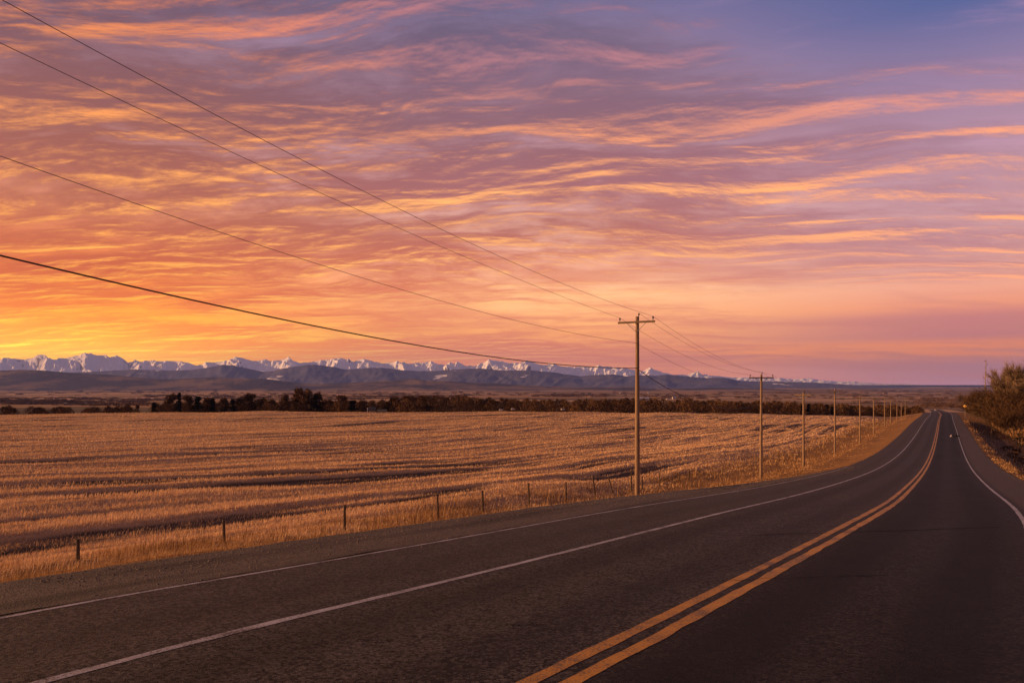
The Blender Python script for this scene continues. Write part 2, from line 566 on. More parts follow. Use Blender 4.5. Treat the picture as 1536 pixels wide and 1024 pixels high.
def paint_material(name, c, worn, edge=0.0):
    m, nt = mat(name)
    geo = N(nt, 'ShaderNodeNewGeometry'); P = geo.outputs['Position']
    uv = N(nt, 'ShaderNodeUVMap'); uv.uv_map = 'UVMap'
    w = noise(nt, P, 38, 6, .75)
    w2 = noise(nt, P, 1.7, 4, .6)
    k = math_n(nt, 'ADD', math_n(nt, 'MULTIPLY', w, .75), math_n(nt, 'MULTIPLY', w2, .35))
    k = smooth_n(nt, k, worn, worn + .16)
    d = mixc(nt, w2, c, tuple(v * .72 for v in c[:3]) + (1,))
    col = mixc(nt, k, d, (.05, .042, .038, 1))
    principled(nt, col, .62, .3, bump(nt, w, .5, .008))
    return m


def strip(name, ds, t0, t1, dz, material, parent, nt=1, jag=0.0, seed=0):
    """sheet along the road between two lateral offsets (numbers or functions of d)"""
    ds = np.asarray(ds, float)
    f0 = t0(ds) if callable(t0) else np.full_like(ds, t0)
    f1 = t1(ds) if callable(t1) else np.full_like(ds, t1)
    if jag:
        f0 = f0 + jag * (fbm(ds * 2.2, 0 * ds, 300 + seed, 3) - .5) * 2
        f1 = f1 + jag * (fbm(ds * 2.2, 0 * ds, 340 + seed, 3) - .5) * 2
    cols, uvs = [], []
    for k in range(nt + 1):
        t = f0 + (f1 - f0) * k / nt
        m = np.interp(ds, _dd, SM); L = np.sqrt(1 + m * m)
        z = np.interp(ds, _dd, SZ) + BANK * np.clip(t, -9, 6.5) + dz
        cols.append(np.stack([np.interp(ds, _dd, SX) + t / L, ds - t * m / L, z], -1))
        uvs.append(np.stack([t, ds * 1.17], -1))
    V = np.stack(cols, 1); U = np.stack(uvs, 1)
    pol = grid_polys(len(ds), nt + 1)
    me = mesh_np(name, V.reshape(-1, 3), [pol], smooth=True)
    ul = me.uv_layers.new(name='UVMap')
    ul.data.foreach_set('uv', U.reshape(-1, 2)[pol.ravel()].astype(np.float32).ravel())
    return link(name, me, material, parent)


def build_road():
    ds = np.concatenate([np.arange(-40, 40, .5), np.arange(40, 120, 1.), np.arange(120, 420, 2.5), np.arange(420, 901, 10.)])
    dn = np.concatenate([np.arange(-40, 40, .2), np.arange(40, 120, .6), np.arange(120, 420, 2.5), np.arange(420, 901, 10.)])
    A = asphalt_material(); G = gravel_material()
    road = strip('road', ds, -6.62, 6.0, 0.0, A, None, 14)
    tag(road, kind='structure')
    sh = strip('road_shoulder', dn[dn < 80], lambda d: left_edge(d) - .1, -6.62, .004, G, None, 3, .10, 9)
    # keep the shoulder's inner edge flush with the asphalt
    tag(sh, kind='structure')
    W = paint_material('white_paint', (.40, .385, .43, 1), .495)
    Y = paint_material('yellow_paint', (.50, .225, .024, 1), .505)
    strip('edge_line', dn[(dn < 68)], -6.55, -6.46, .004, W, road, 1, .014, 1)
    strip('lane_line', dn, -3.765, -3.635, .004, W, road, 1, .016, 2)
    strip('edge_line', dn, 3.64, 3.76, .004, W, road, 1, .016, 3)
    strip('centre_line', dn, -.235, -.075, .004, Y, road, 1, .018, 4)
    strip('centre_line', dn, .075, .245, .004, Y, road, 1, .026, 5)
    # sealed cross cracks
    cm = simple_mat('crack_sealant', (.0035, .0033, .0033), (.006, .0055, .0055), 20, .9, .03)
    for i, (px0, py0, px1, py1, w) in enumerate(((1120, 803, 1500, 790.5, .07), (1180, 760, 1500, 752, .06), (1400, 713, 1512, 711, .10), (1300, 668, 1470, 655, .16), (1060, 871, 1330, 862, .03), (756, 938, 812, 936, .03))):
        n = 40
        L_, R_ = [], []
        for k in range(n):
            u = k / (n - 1)
            px, py = px0 + (px1 - px0) * u, py0 + (py1 - py0) * u
            dd = np.exp(np.linspace(math.log(4), math.log(400), 3000))
            x = (px - CX) / F * dd; t, dc = st(x, dd)
            zz = np.interp(dc, _dd, SZ) + BANK * np.clip(t, -9, 6.5)
            j = int(np.argmax((HY - py) / F * dd < zz))
            tt, d0 = float(t[j]), float(dc[j])
            d0 += .25 * (float(fbm(np.array([u * 9.]), np.array([i * 7.]), 5, 3)[0]) - .5)
            ww = .62 * w * (.5 + float(vnoise(np.array([u * 20.]), np.array([i * 3.]), 8)[0]))
            tt = min(max(tt, -6.4), 5.9)
            if abs(abs(tt) - 3.7) < .12 or abs(tt) < .3: pass
            L_.append(roadpt(d0 - ww / 2, tt, .0065)); R_.append(roadpt(d0 + ww / 2, tt, .0065))
        V = np.stack([np.array(L_), np.array(R_)], 1).reshape(-1, 3)
        link('crack_seal', mesh_np('crack_seal', V, [grid_polys(n, 2)]), cm, road)
    return road


# grasses -------------------------------------------------------------
def blade_mesh(name, x, y, z, hgt, wid, lean, azl, shade, flat=0.35):
    """one merged mesh of bent tapering blades"""
    n = len(x)
    yaw = rng.uniform(0, 2 * np.pi, n)
    cx, cy = np.cos(yaw) * wid / 2, np.sin(yaw) * wid / 2
    lx, ly = np.cos(azl) * lean, np.sin(azl) * lean
    b = np.stack([x, y, z - .03], 1)
    mid = b + np.stack([lx * .35 * hgt, ly * .35 * hgt, .58 * hgt], 1)
    top = b + np.stack([lx * hgt, ly * hgt, hgt * np.sqrt(np.maximum(.15, 1 - lean * lean * .6))], 1)
    o = np.stack([cx, cy, 0 * cx], 1)
    V = np.stack([b - o, b + o, mid - o * .8, mid + o * .8, top], 1).reshape(-1, 3)
    i = np.arange(n) * 5
    quads = np.stack([i, i + 1, i + 3, i + 2], 1); tris = np.stack([i + 2, i + 3, i + 4], 1)
    return mesh_np(name, V, [quads, tris], dict(shade=np.repeat(shade, 5)), smooth=False)


def grass_material(name, c0, c1, c2, trans=.35):
    m, nt = mat(name)
    s = attr(nt, 'shade')
    c = ramp(nt, s, [(0, (*c0, 1)), (.5, (*c1, 1)), (1, (*c2, 1))])
    d = N(nt, 'ShaderNodeBsdfDiffuse', ins={'Color': c})
    t = N(nt, 'ShaderNodeBsdfTranslucent', ins={'Color': c})
    mx = N(nt, 'ShaderNodeMixShader', ins={0: trans, 1: d.outputs[0], 2: t.outputs[0]})
    o = N(nt, 'ShaderNodeOutputMaterial', ins={0: mx.outputs[0]})
    return m


def logpolar(n, dmin, dmax, a0=-37.5, a1=37.5):
    r = np.exp(rng.uniform(np.log(dmin), np.log(dmax), n)); a = np.radians(rng.uniform(a0, a1, n))
    return np.sin(a) * r, np.cos(a) * r, r


def build_grass():
    # verge grass on both sides of the road
    gm = grass_material('dry_grass', (.15, .078, .034), (.44, .255, .110), (.74, .50, .28), .22)
    x, y, r = logpolar(900000, 7, 330)
    t, dc = st(x, y); le = left_edge(dc)
    lft = (t < le + .55 * (fbm(dc * .9, 0 * dc, 4, 4) - .42)) & (t > -27)
    rgt = (t > 6.05) & (t < 60) & (r < 260)
    clump = .5 * fbm(x / 1.1, y / 1.1, 88, 3) + .5 * fbm(x / 4.5, y / 4.5, 89, 2)
    dens = np.where(lft, np.where(t > -12, 1.0, .8), .8) * (.05 + 1.35 * sstep(.34, .60, clump))
    dens = dens * np.interp(r, [8, 30], [.6, 1]) * np.where((t < -12.5) & (t > -23), .45, 1)
    dens = np.where((t > 7.6) & (t < 12.6) & (dc < 225), dens * .12, dens)
    dens = np.where(t < -22, dens * sstep(-27, -22, t), dens)
    ok = (lft | rgt) & (rng.random(len(x)) < dens) & (y < edge_d(x, y) + 5)
    x, y, r, t, clump, le = x[ok], y[ok], r[ok], t[ok], clump[ok], le[ok]
    z = height(x, y)
    tall = np.where(t < 0, np.interp(t, [-27, -21, -15, -12, -10, -8.6], [.28, .32, .22, .12, .08, .05]), np.interp(t, [6, 7, 9, 14, 60], [.10, .2, .5, .4, .5]))
    hg = tall * rng.uniform(.5, 1.25, len(x)) * (.35 + 2.4 * clump ** 1.6) * np.where((rng.random(len(x)) < .05) & (np.abs(t) > 9.6), rng.uniform(1.6, 3.2, len(x)), 1)
    wd = np.maximum(.006, r * .00042) * rng.uniform(.7, 1.4, len(x))
    lean = np.abs(rng.normal(.28, .22, len(x)))
    azl = rng.normal(.3, 1.1, len(x))
    sh = np.clip(.10 + .35 * clump + .7 * (fbm(x / 3.1, y / 3.1, 95, 3) - .38) + rng.normal(0, .2, len(x)), 0, 1)
    me = blade_mesh('verge_grass', x, y, z, hg, wd, lean, azl, sh)
    tag(link('verge_grass', me, gm), 'dry orange grass growing along both road verges', 'grass', kind='stuff')
    print('verge blades', len(x))
    # stubble on the field
    sm = grass_material('straw_stubble', (.24, .135, .068), (.60, .375, .205), (.84, .58, .36), .25)
    x, y, r = logpolar(820000, 18, 345)
    t, dc = st(x, y)
    s = soil_mask(x, y)
    ok = (t < -20) & (y < edge_d(x, y) + 25) & (rng.random(len(x)) < np.clip(1.15 - 1.2 * s, .10, 1)) & (rng.random(len(x)) < sstep(-19, -26, t))
    x, y, r, s = x[ok], y[ok], r[ok], s[ok]
    a, l = rows(x, y)
    z = height(x, y)
    cl = fbm(a / .9, l / 7, 91, 3)
    hg = rng.uniform(.10, .30, len(x)) * (.55 + .9 * cl) * (1 - .4 * s)
    wd = np.maximum(.008, r * .00055) * rng.uniform(.7, 1.5, len(x))
    lean = np.abs(rng.normal(.35, .3, len(x)))
    azl = rng.normal(math.atan2(ROWDIR[1], ROWDIR[0]), .9, len(x))
    sh = np.clip(.15 + .6 * cl + .25 * fbm(a / 14, l / 60, 93, 2) - .25 * s + rng.normal(0, .16, len(x)), 0, 1)
    me = blade_mesh('stubble', x, y, z, hg, wd, lean, azl, sh)
    tag(link('stubble', me, sm), 'pale straw stubble standing in swathed rows across the field', 'stubble', kind='stuff')
    print('stubble blades', len(x))


def build_stones():
    n = 4200
    d = np.exp(rng.uniform(np.log(6), np.log(70), n))
    e = left_edge(d) + rng.normal(.35, .8, n)
    k = rng.random(n) < .16
    e = np.where(k, 6.0 + rng.normal(.1, .25, n), e)
    p = roadpt(d, e)
    z = np.maximum(height(p[:, 0], p[:, 1]), np.where((e > left_edge(d) - .1) & (e < 6.0), p[:, 2] + .004, -99))
    s = rng.uniform(.006, .022, n) * (1 + d / 60)
    o = np.array([[1, 0, 0], [0, 1, 0], [-1, 0, 0], [0, -1, 0], [0, 0, .8], [0, 0, -.6]])
    j = 1 + rng.normal(0, .22, (n, 6, 1))
    yaw = rng.uniform(0, 6.28, n)
    q = o[None] * j
    qx = q[..., 0] * np.cos(yaw)[:, None] - q[..., 1] * np.sin(yaw)[:, None]; qy = q[..., 0] * np.sin(yaw)[:, None] + q[..., 1] * np.cos(yaw)[:, None]
    V = np.stack([p[:, 0, None] + qx * s[:, None], p[:, 1, None] + qy * s[:, None], z[:, None] + q[..., 2] * s[:, None]], -1).reshape(-1, 3)
    b = np.arange(n)[:, None] * 6
    T = [np.array([[0, 1, 4], [1, 2, 4], [2, 3, 4], [3, 0, 4], [1, 0, 5], [2, 1, 5], [3, 2, 5], [0, 3, 5]])[None, m] + b for m in range(8)]
    me = mesh_np('gravel', V, [np.concatenate(T)], smooth=False)
    tag(link('gravel', me, simple_mat('loose_stone', (.08, .06, .05), (.22, .17, .14), 3, .9, .1)), 'loose gravel stones strewn along the pavement edge', 'gravel', kind='stuff')


# utility line --------------------------------------------------------
POLES = []       # (x, y, zbase, height, arm yaw)
LDIR = np.array([.53, .848, 0.])


def build_poles():
    wood = simple_mat('pole_wood', (.16, .105, .066), (.33, .225, .145), 5, .85, .15, (9, 9, .35), .5)
    armw = simple_mat('crossarm_wood', (.11, .075, .05), (.22, .15, .10), 9, .85, .15, (2, 9, 9), .4)
    steel = simple_mat('galvanised_steel', (.20, .19, .19), (.30, .29, .28), 12, .5, .5)
    porc = simple_mat('insulator_glaze', (.035, .026, .024), (.06, .045, .04), 12, .3, .5)
    spec = [  # px, top y, visible base y, depth
        (956.0, 474.5, 729, 45.0), (1141.5, 561, 705.5, 73), (1205.5, 588, 684.5, 94), (1252.3, 583.5, 673.5, 121),
        (1289.8, 593.3, 669.8, 150), (1310.7, 595, 641.7, 188), (1327, 595, 631.5, 222), (1336, 600, 628.7, 247),
        (1345.5, 602.5, 623.5, 280), (1352, 603, 621.5, 308), (1357.8, 597, 621, 337)]
    lab = ['tall brown utility pole standing nearest, its crossarm clear against the orange sky',
           'second utility pole along the road, its crossarm just above the mountain foot',
           'third utility pole along the road, standing in front of the dark tree belt',
           'fourth utility pole along the road, rising to the blue foothills',
           'fifth utility pole along the road, with its foot low in the dark ditch grass',
           'sixth utility pole along the road, beside the curving grassy bank',
           'seventh utility pole along the road, before the far belt of scrub',
           'eighth utility pole along the road, short and thin in the distance',
           'ninth utility pole along the road, third from the far end of the line',
           'tenth utility pole along the road, last but one of the line',
           'farthest utility pole of the line, where the road meets the crest']
    # one more stands outside the frame to carry the near span
    x1, y1 = (956 - CX) / F * 45, 45.0
    s0 = 47.0
    x0, y0 = x1 - LDIR[0] * s0, y1 - LDIR[1] * s0
    info = [(x0, y0, H(x0, y0), None, None)]
    for i, (px, ty, by, d) in enumerate(spec):
        x = (px - CX) / F * d
        zt = (HY - ty) / F * d
        zb = min((HY - by) / F * d, H(x, d)) - .25
        info.append((x, d, zb, zt, lab[i]))
    zt0 = 7.9
    info[0] = (x0, y0, info[0][2] - .3, zt0, None)
    for i, (x, y, zb, zt, lb) in enumerate(info):
        h = zt - zb
        yaw = math.atan2(-LDIR[0], LDIR[1])            # arm is square to the line
        if i == 2: yaw = -.12
        if i == 3: yaw = -1.0
        if i in (4, 6): yaw = -.25
        root = empty('utility_pole', (x, y, zb), 0)
        tag(root, lb or 'utility pole standing outside the frame left of the camera', 'utility pole', 'utility poles in a line along the road')
        rb = .165 if i < 2 else .155
        n = 14
        zs = np.linspace(0, h, n)
        lean = .003 * (i % 3 - 1)
        MBp = MB(); MBp.tube([(lean * q, .0, q) for q in zs], list(np.interp(zs, [0, h], [rb, rb * .66])), 12)
        mst = MBp.build('mast', wood, root, smooth=True)
        zc = h - .36
        arm = 1.2
        ca, sa = math.cos(yaw), math.sin(yaw)
        off = .17
        fx, fy = sa * off, -ca * off                   # the arm is bolted to the camera side
        b = MB(); b.box((fx, fy, zc), (2 * arm, .09, .12), yaw); xarm = b.build('crossarm', armw, root)
        for sgn in (-1, 1):
            b = MB(); b.tube([(fx + ca * sgn * .62, fy + sa * sgn * .62, zc - .05), (fx * .8, fy * .8, zc - .62)], .018, 5); b.build('brace', steel, xarm)
        pins = []
        for q, (u, dz) in enumerate(((-1.08, .06), (1.08, .06))):
            bx, by_ = fx + ca * u, fy + sa * u
            b = MB(); b.tube([(bx, by_, zc + .05), (bx, by_, zc + .10), (bx, by_, zc + .17), (bx, by_, zc + .19), (bx, by_, zc + .25), (bx, by_, zc + .27), (bx, by_, zc + .31)],
                             [.018, .018, .02, .055, .06, .04, .035], 8); b.build('insulator', porc, xarm, smooth=True)
            pins.append((x + bx, y + by_, zb + zc + .31))
        b = MB(); b.tube([(ca * .10, sa * .10, h - .15), (ca * .10, sa * .10, h + .06), (ca * .10, sa * .10, h + .08), (ca * .10, sa * .10, h + .15), (ca * .10, sa * .10, h + .2)],
                         [.018, .018, .05, .055, .03], 8); b.build('insulator', porc, mst, smooth=True)
        pins.append((x + ca * .1, y + sa * .1, zb + h + .2))
        fr1, fr2 = h - (514.5 - 474.5) / F * 45, h - (552 - 474.5) / F * 45
        if i == 0: fr1, fr2 = h - 3.1, h - 4.9
        if i > 1: fr1, fr2 = h - 1.2, h - 2.9
        sd = (x + ca * rb * .9 + fx * .8, y + sa * rb * .9 + fy * .8)
        # little clevises carry the lower wires
        for fr in (fr1, fr2):
            b = MB(); b.tube([(0, 0, fr), (fx * 1.15, fy * 1.15, fr)], .03, 6); b.build('bracket', steel, root)
        pins.append((x + fx * 1.15, y + fy * 1.15, zb + fr1)); pins.append((x + fx * 1.15, y + fy * 1.15, zb + fr2))
        POLES.append(pins)


def build_wires():
    cu = simple_mat('conductor', (.035, .028, .026), (.06, .045, .04), 30, .5, .4)
    bl = simple_mat('cable_sheath', (.014, .012, .012), (.025, .02, .02), 30, .55, .3)
    x1, y1 = (956 - CX) / F * 45, 45.0
    meas = {1: [(0, -2), (250, 133), (500, 266), (750, 384)], 0: [(0, 60), (250, 187), (500, 300), (750, 405)],
            3: [(0, 238), (300, 332), (600, 437), (800, 486)], 4: [(0, 382), (250, 443), (500, 494), (750, 537), (850, 547)]}
    sags = {0: .75, 1: .7, 2: .7, 3: .75, 4: 1.35}
    names = {1: ('power_line', 'thin upper conductor running over the right insulators of the poles'),
             0: ('power_line', 'thin conductor running over the left insulators of the poles'),
             2: ('power_line', 'thin conductor starting on the top pin of the nearest pole'),
             3: ('power_line', 'thin neutral wire fixed to the poles below the crossarms'),
             4: ('telephone_cable', 'thick black cable sagging lowest across the sky to the nearest pole')}
    for w in range(5):
        b = MB()
        rad = .021 if w == 4 else .0085
        pts, rr = [], []
        if w != 2:
            A, B = np.array(POLES[0][w]), np.array(POLES[1][w])
            L = B - A; L2 = np.hypot(L[0], L[1])
            ss, zz = [1.0], [B[2]]
            for px, py in meas[w]:
                k = (px - CX) / F
                u = (k * A[1] - A[0]) / (L[0] - k * L[1])
                d = A[1] + u * L[1]
                ss.append(u); zz.append((HY - py) / F * d)
            wt = np.ones(len(ss)); wt[0] = 40
            co = np.polyfit(ss, zz, 2, w=wt)
            for u in np.linspace(0, 1, 48):
                pts.append(A + u * L * np.array([1, 1, 0]) + np.array([0, 0, np.polyval(co, u) - A[2]]))
                rr.append(rad)
        for i in range(1, len(POLES) - 1):
            A, B = np.array(POLES[i][w]), np.array(POLES[i + 1][w])
            sg = sags[w] if i == 1 else .5
            for u in np.linspace(0, 1, 22)[(0 if not pts else 1):]:
                p = A + u * (B - A); p[2] -= 4 * sg * u * (1 - u)
                pts.append(p); rr.append(rad * (1 if p[1] < 75 else .8))
        b.tube(pts, rr, 5)
        o = b.build(names[w][0], bl if w == 4 else cu, None, smooth=True)
        tag(o, names[w][1], 'cable' if w == 4 else 'power line', 'wires strung along the utility poles')


# fence ---------------------------------------------------------------
def build_fence():
    pw = simple_mat('weathered_post', (.055, .038, .028), (.12, .08, .055), 7, .9, .1, (6, 6, .6), .5)
    wm = simple_mat('fence_wire', (.06, .045, .04), (.10, .075, .06), 20, .6, .4)
    posts = [(117, 808, 852, 0), (336.5, 780, 812, .02), (517, 757, 787, 0), (657.5, 740, 770, .03), (724.5, 735, 761, .02), (794, 724, 750, .03),
             (849, 722, 747, .0), (893.5, 714, 740, .12), (922, 715, 738, .28), (946.5, 704, 727, -.02), (963.5, 714, 728, 0), (989.5, 709, 725, 0), (1020, 707, 721, .03),
             (1034, 706.5, 720, .0), (1048.5, 705, 716.5, 0), (1069, 703, 713, 0), (1090, 702, 711, 0), (1108, 699, 708, 0), (1128, 696, 705, .04)]
    fx = []
    for px, ty, by, ln in posts:
        k = (px - CX) / F
        dd = np.linspace(8, 160, 1500)
        t, dc = st(k * dd, dd)
        j = int(np.argmin(np.abs(t + 22.0)))
        fx.append((k * dd[j], dd[j], px, ty, by, ln))
    root = empty('fence', (fx[3][0], fx[3][1], H(fx[3][0], fx[3][1])))
    ox, oy, oz = root.location
    tag(root, 'weathered post and wire fence between the road verge and the stubble field', 'fence')
    tops = []
    for i, (x, y, px, ty, by, ln) in enumerate(fx):
        zt = (HY - ty) / F * y; gz = H(x, y)
        zb = min(gz, (HY - by) / F * y) - .3
        r = .062 + .015 * random.random()
        b = MB(); dx = -ln * (zt - zb)
        n = 6
        b.tube([(x - ox + dx * u, y - oy, zb - oz + (zt - zb) * u) for u in np.linspace(0, 1, n)], [r * (1 - .18 * u) for u in np.linspace(0, 1, n)], 8)
        o = b.build('post', pw, root, smooth=False)
        if abs(ln) > .1: o['label'] = 'post leaning to the left'
        tops.append((x - ox, y - oy, zb - oz, zt - oz, dx))
    ext = [(-60.0, 2.0)]
    for fr in (.93, .68, .43):
        b = MB()
        pts = []
        for i in range(len(tops)):
            x, y, zb, zt, dx = tops[i]
            q = np.array([x + dx * fr, y - .07, zt - (1 - fr) * 1.15])
            if pts:
                p = pts[-1]; m_ = (p + q) / 2; m_[2] -= .04
                pts.append(m_)
            pts.append(q)
        b.tube(pts, .003, 4); b.build('wire', wm, root)


# vegetation ------------------------------------------------------------
def twig_material(name, c0, c1, c2):
    m, nt = mat(name)
    s = attr(nt, 'shade')
    c = ramp(nt, s, [(0, (*c0, 1)), (.5, (*c1, 1)), (1, (*c2, 1))])
    d = N(nt, 'ShaderNodeBsdfDiffuse', ins={'Color': c})
    N(nt, 'ShaderNodeOutputMaterial', ins={0: d.outputs[0]})
    return m


def twig_faces(P, D, L, W, sh):
    """thin tapering faces from points P along directions D"""
    n = len(P)
    r = rng.normal(size=(n, 3)); s = np.cross(D, r); s /= np.linalg.norm(s, axis=1)[:, None] + 1e-9
    mid = P + D * (L * .5)[:, None] + rng.normal(0, .06, (n, 3)) * L[:, None]
    tip = P + D * L[:, None] + rng.normal(0, .08, (n, 3)) * L[:, None]
    V = np.stack([P - s * (W / 2)[:, None], P + s * (W / 2)[:, None], mid + s * (W * .38)[:, None], mid - s * (W * .38)[:, None], tip], 1).reshape(-1, 3)
    i = np.arange(n) * 5
    return V, np.stack([i, i + 1, i + 2, i + 3], 1), np.stack([i + 3, i + 2, i + 4], 1), np.repeat(sh, 5)


def bare_tree_meshes(seed, h, spread, ntwig, tw_len=1.0, tw_w=.035, multi=1, low=.18):
    """trunk + limbs as tapered tubes, crown of thin twigs growing along and off the limbs"""
    rs = random.Random(seed)
    tr = MB()
    segs = []          # (p, q, level)
    def grow(p, d, L, r, lev):
        n = 4 if lev < 2 else 3
        pts = [np.array(p)]
        dd = np.array(d, float)
        for k in range(n):
            dd = dd + np.array([rs.gauss(0, .13), rs.gauss(0, .13), rs.gauss(.05, .08)]); dd /= np.linalg.norm(dd)
            pts.append(pts[-1] + dd * L / n)
        tr.tube(pts, [r * (1 - .55 * k / n) for k in range(n + 1)], 7 if lev == 0 else 5 if lev == 1 else 3, lev == 0)
        for a, b in zip(pts[:-1], pts[1:]):
            if lev > 0: segs.append((a, b, lev))
        if lev >= 3: return
        nb = (7, 5, 4)[lev]
        for k in range(nb):
            u = rs.uniform(low + .12 if lev == 0 else .25, 1.0)
            j = min(int(u * n), n - 1); q = pts[j] + (pts[j + 1] - pts[j]) * (u * n - j)
            az = rs.uniform(0, 2 * math.pi)
            side = np.array([math.cos(az), math.sin(az), rs.uniform(-.1, .35)])
            nd = dd * rs.uniform(.45, .8) + side * spread * rs.uniform(.55, 1.0); nd /= np.linalg.norm(nd)
            grow(q, nd, L * rs.uniform(.48, .68), r * .45, lev + 1)
    for m_ in range(multi):
        az = 2 * math.pi * m_ / max(multi, 1) + rs.uniform(0, 1)
        tilt = 0.08 if multi == 1 else rs.uniform(.25, .6)
        base = np.array([0., 0, -.3]) if multi == 1 else np.array([math.cos(az) * .4 * multi / 3, math.sin(az) * .4 * multi / 3, -.3])
        grow(base, (math.cos(az) * tilt, math.sin(az) * tilt, 1), h * (.55 if multi == 1 else .5) * rs.uniform(.85, 1.1), h * .021 / (1 if multi == 1 else 1.5), 0)
    A = np.array([s[0] for s in segs]); B = np.array([s[1] for s in segs]); lv = np.array([s[2] for s in segs])
    pr = np.where(lv == 3, 3.0, np.where(lv == 2, 1.2, .3)); pr = pr / pr.sum()
    k = rng.choice(len(segs), ntwig, p=pr)
    u = rng.random(ntwig)[:, None]
    P = A[k] + (B[k] - A[k]) * u
    D = (B[k] - A[k]); D /= np.linalg.norm(D, axis=1)[:, None] + 1e-9
    D = D * .6 + rng.normal(0, .55, (ntwig, 3)) + np.array([0, 0, .6]); D /= np.linalg.norm(D, axis=1)[:, None]
    L = tw_len * rng.uniform(.4, 1.3, ntwig)
    clump = fbm(P[:, 0] / 1.6 + seed, P[:, 2] / 1.6, seed, 2)
    keep = clump + rng.normal(0, .1, ntwig) > .36
    V, q, t, sh = twig_faces(P[keep], D[keep], L[keep], np.full(keep.sum(), tw_w) * rng.uniform(.7, 1.3, keep.sum()), np.clip(.5 + 1.6 * (clump[keep] - .5) + rng.normal(0, .18, keep.sum()), 0, 1))
    zmax = V[:, 2].max()
    sc = h / zmax
    V *= [1, 1, sc]; tr.v = [(p[0], p[1], p[2] * sc) for p in tr.v]
    return tr.mesh('trunk'), mesh_np('crown', V, [q, t], dict(shade=sh), smooth=False)


def clump_tree_meshes(seed, h, w, nface, conifer=False, size=.55):
    """far tree: short trunk with limbs and a crown of many small spray faces gathered in clumps"""
    rs = np.random.default_rng(seed)
    tr = MB()
    tr.tube([(0, 0, -.5), (0, 0, h * .35), (.1, .05, h * .8)], [h * .024, h * .016, h * .004], 6)
    ncl = 34 if not conifer else 40
    C, R = [], []
    for k in range(ncl):
        if conifer:
            u = rs.uniform(.06, 1) ** .9; rad = w * .5 * (1 - u) ** .8 + .15
            a = rs.uniform(0, 6.28); rr = rad * rs.uniform(.2, .95)
            C.append((math.cos(a) * rr, math.sin(a) * rr, h * u * .97)); R.append(.35 + .35 * (1 - u) * w / 3)
        else:
            u = rs.uniform(.04, .95); rad = w * .5 * math.sin(math.pi * min(1, (u * .72 + .26))) ** .7
            a = rs.uniform(0, 6.28); rr = rad * math.sqrt(rs.uniform(0, 1)) * .92
            C.append((math.cos(a) * rr, math.sin(a) * rr, h * u)); R.append(rs.uniform(.09, .17) * h * .8)
            if k % 3 == 0:
                tr.tube([(0, 0, h * u * .5), (math.cos(a) * rr * .6, math.sin(a) * rr * .6, h * u * .8), C[-1]], [h * .009, h * .006, h * .003], 4)
    C, R = np.array(C), np.array(R)
    k = rs.integers(0, ncl, nface)
    g_ = rs.normal(0, 1, (nface, 3)); g_ /= np.linalg.norm(g_, axis=1)[:, None]
    P = C[k] + g_ * (R[k] * rs.random(nface) ** .5)[:, None] * [1, 1, .85]
    P[:, 2] = np.clip(P[:, 2], .2, h)
    if conifer: D = g_ * [1, 1, .2] + [0, 0, -.25]
    else: D = g_ * .6 + [0, 0, .8]
    D = D + rs.normal(0, .3, (nface, 3)); D /= np.linalg.norm(D, axis=1)[:, None]
    cs = rs.uniform(.1, .9, ncl)
    V, q, t, sh = twig_faces(P, D, size * rs.uniform(.5, 1.4, nface), size * .34 * rs.uniform(.5, 1.3, nface), np.clip(cs[k] + rs.normal(0, .15, nface), 0, 1))
    return tr.mesh('trunk'), mesh_np('crown', V, [q, t], dict(shade=sh), smooth=False)


def place_tree(name, meshes, loc, rz, sc, mats, label, cat, group):
    r = empty(name, loc, rz); r.scale = sc if hasattr(sc, '__len__') else (sc, sc, sc)
    tag(r, label, cat, group)
    link('trunk', meshes[0], mats[0], r); link('crown', meshes[1], mats[1], r)
    return r


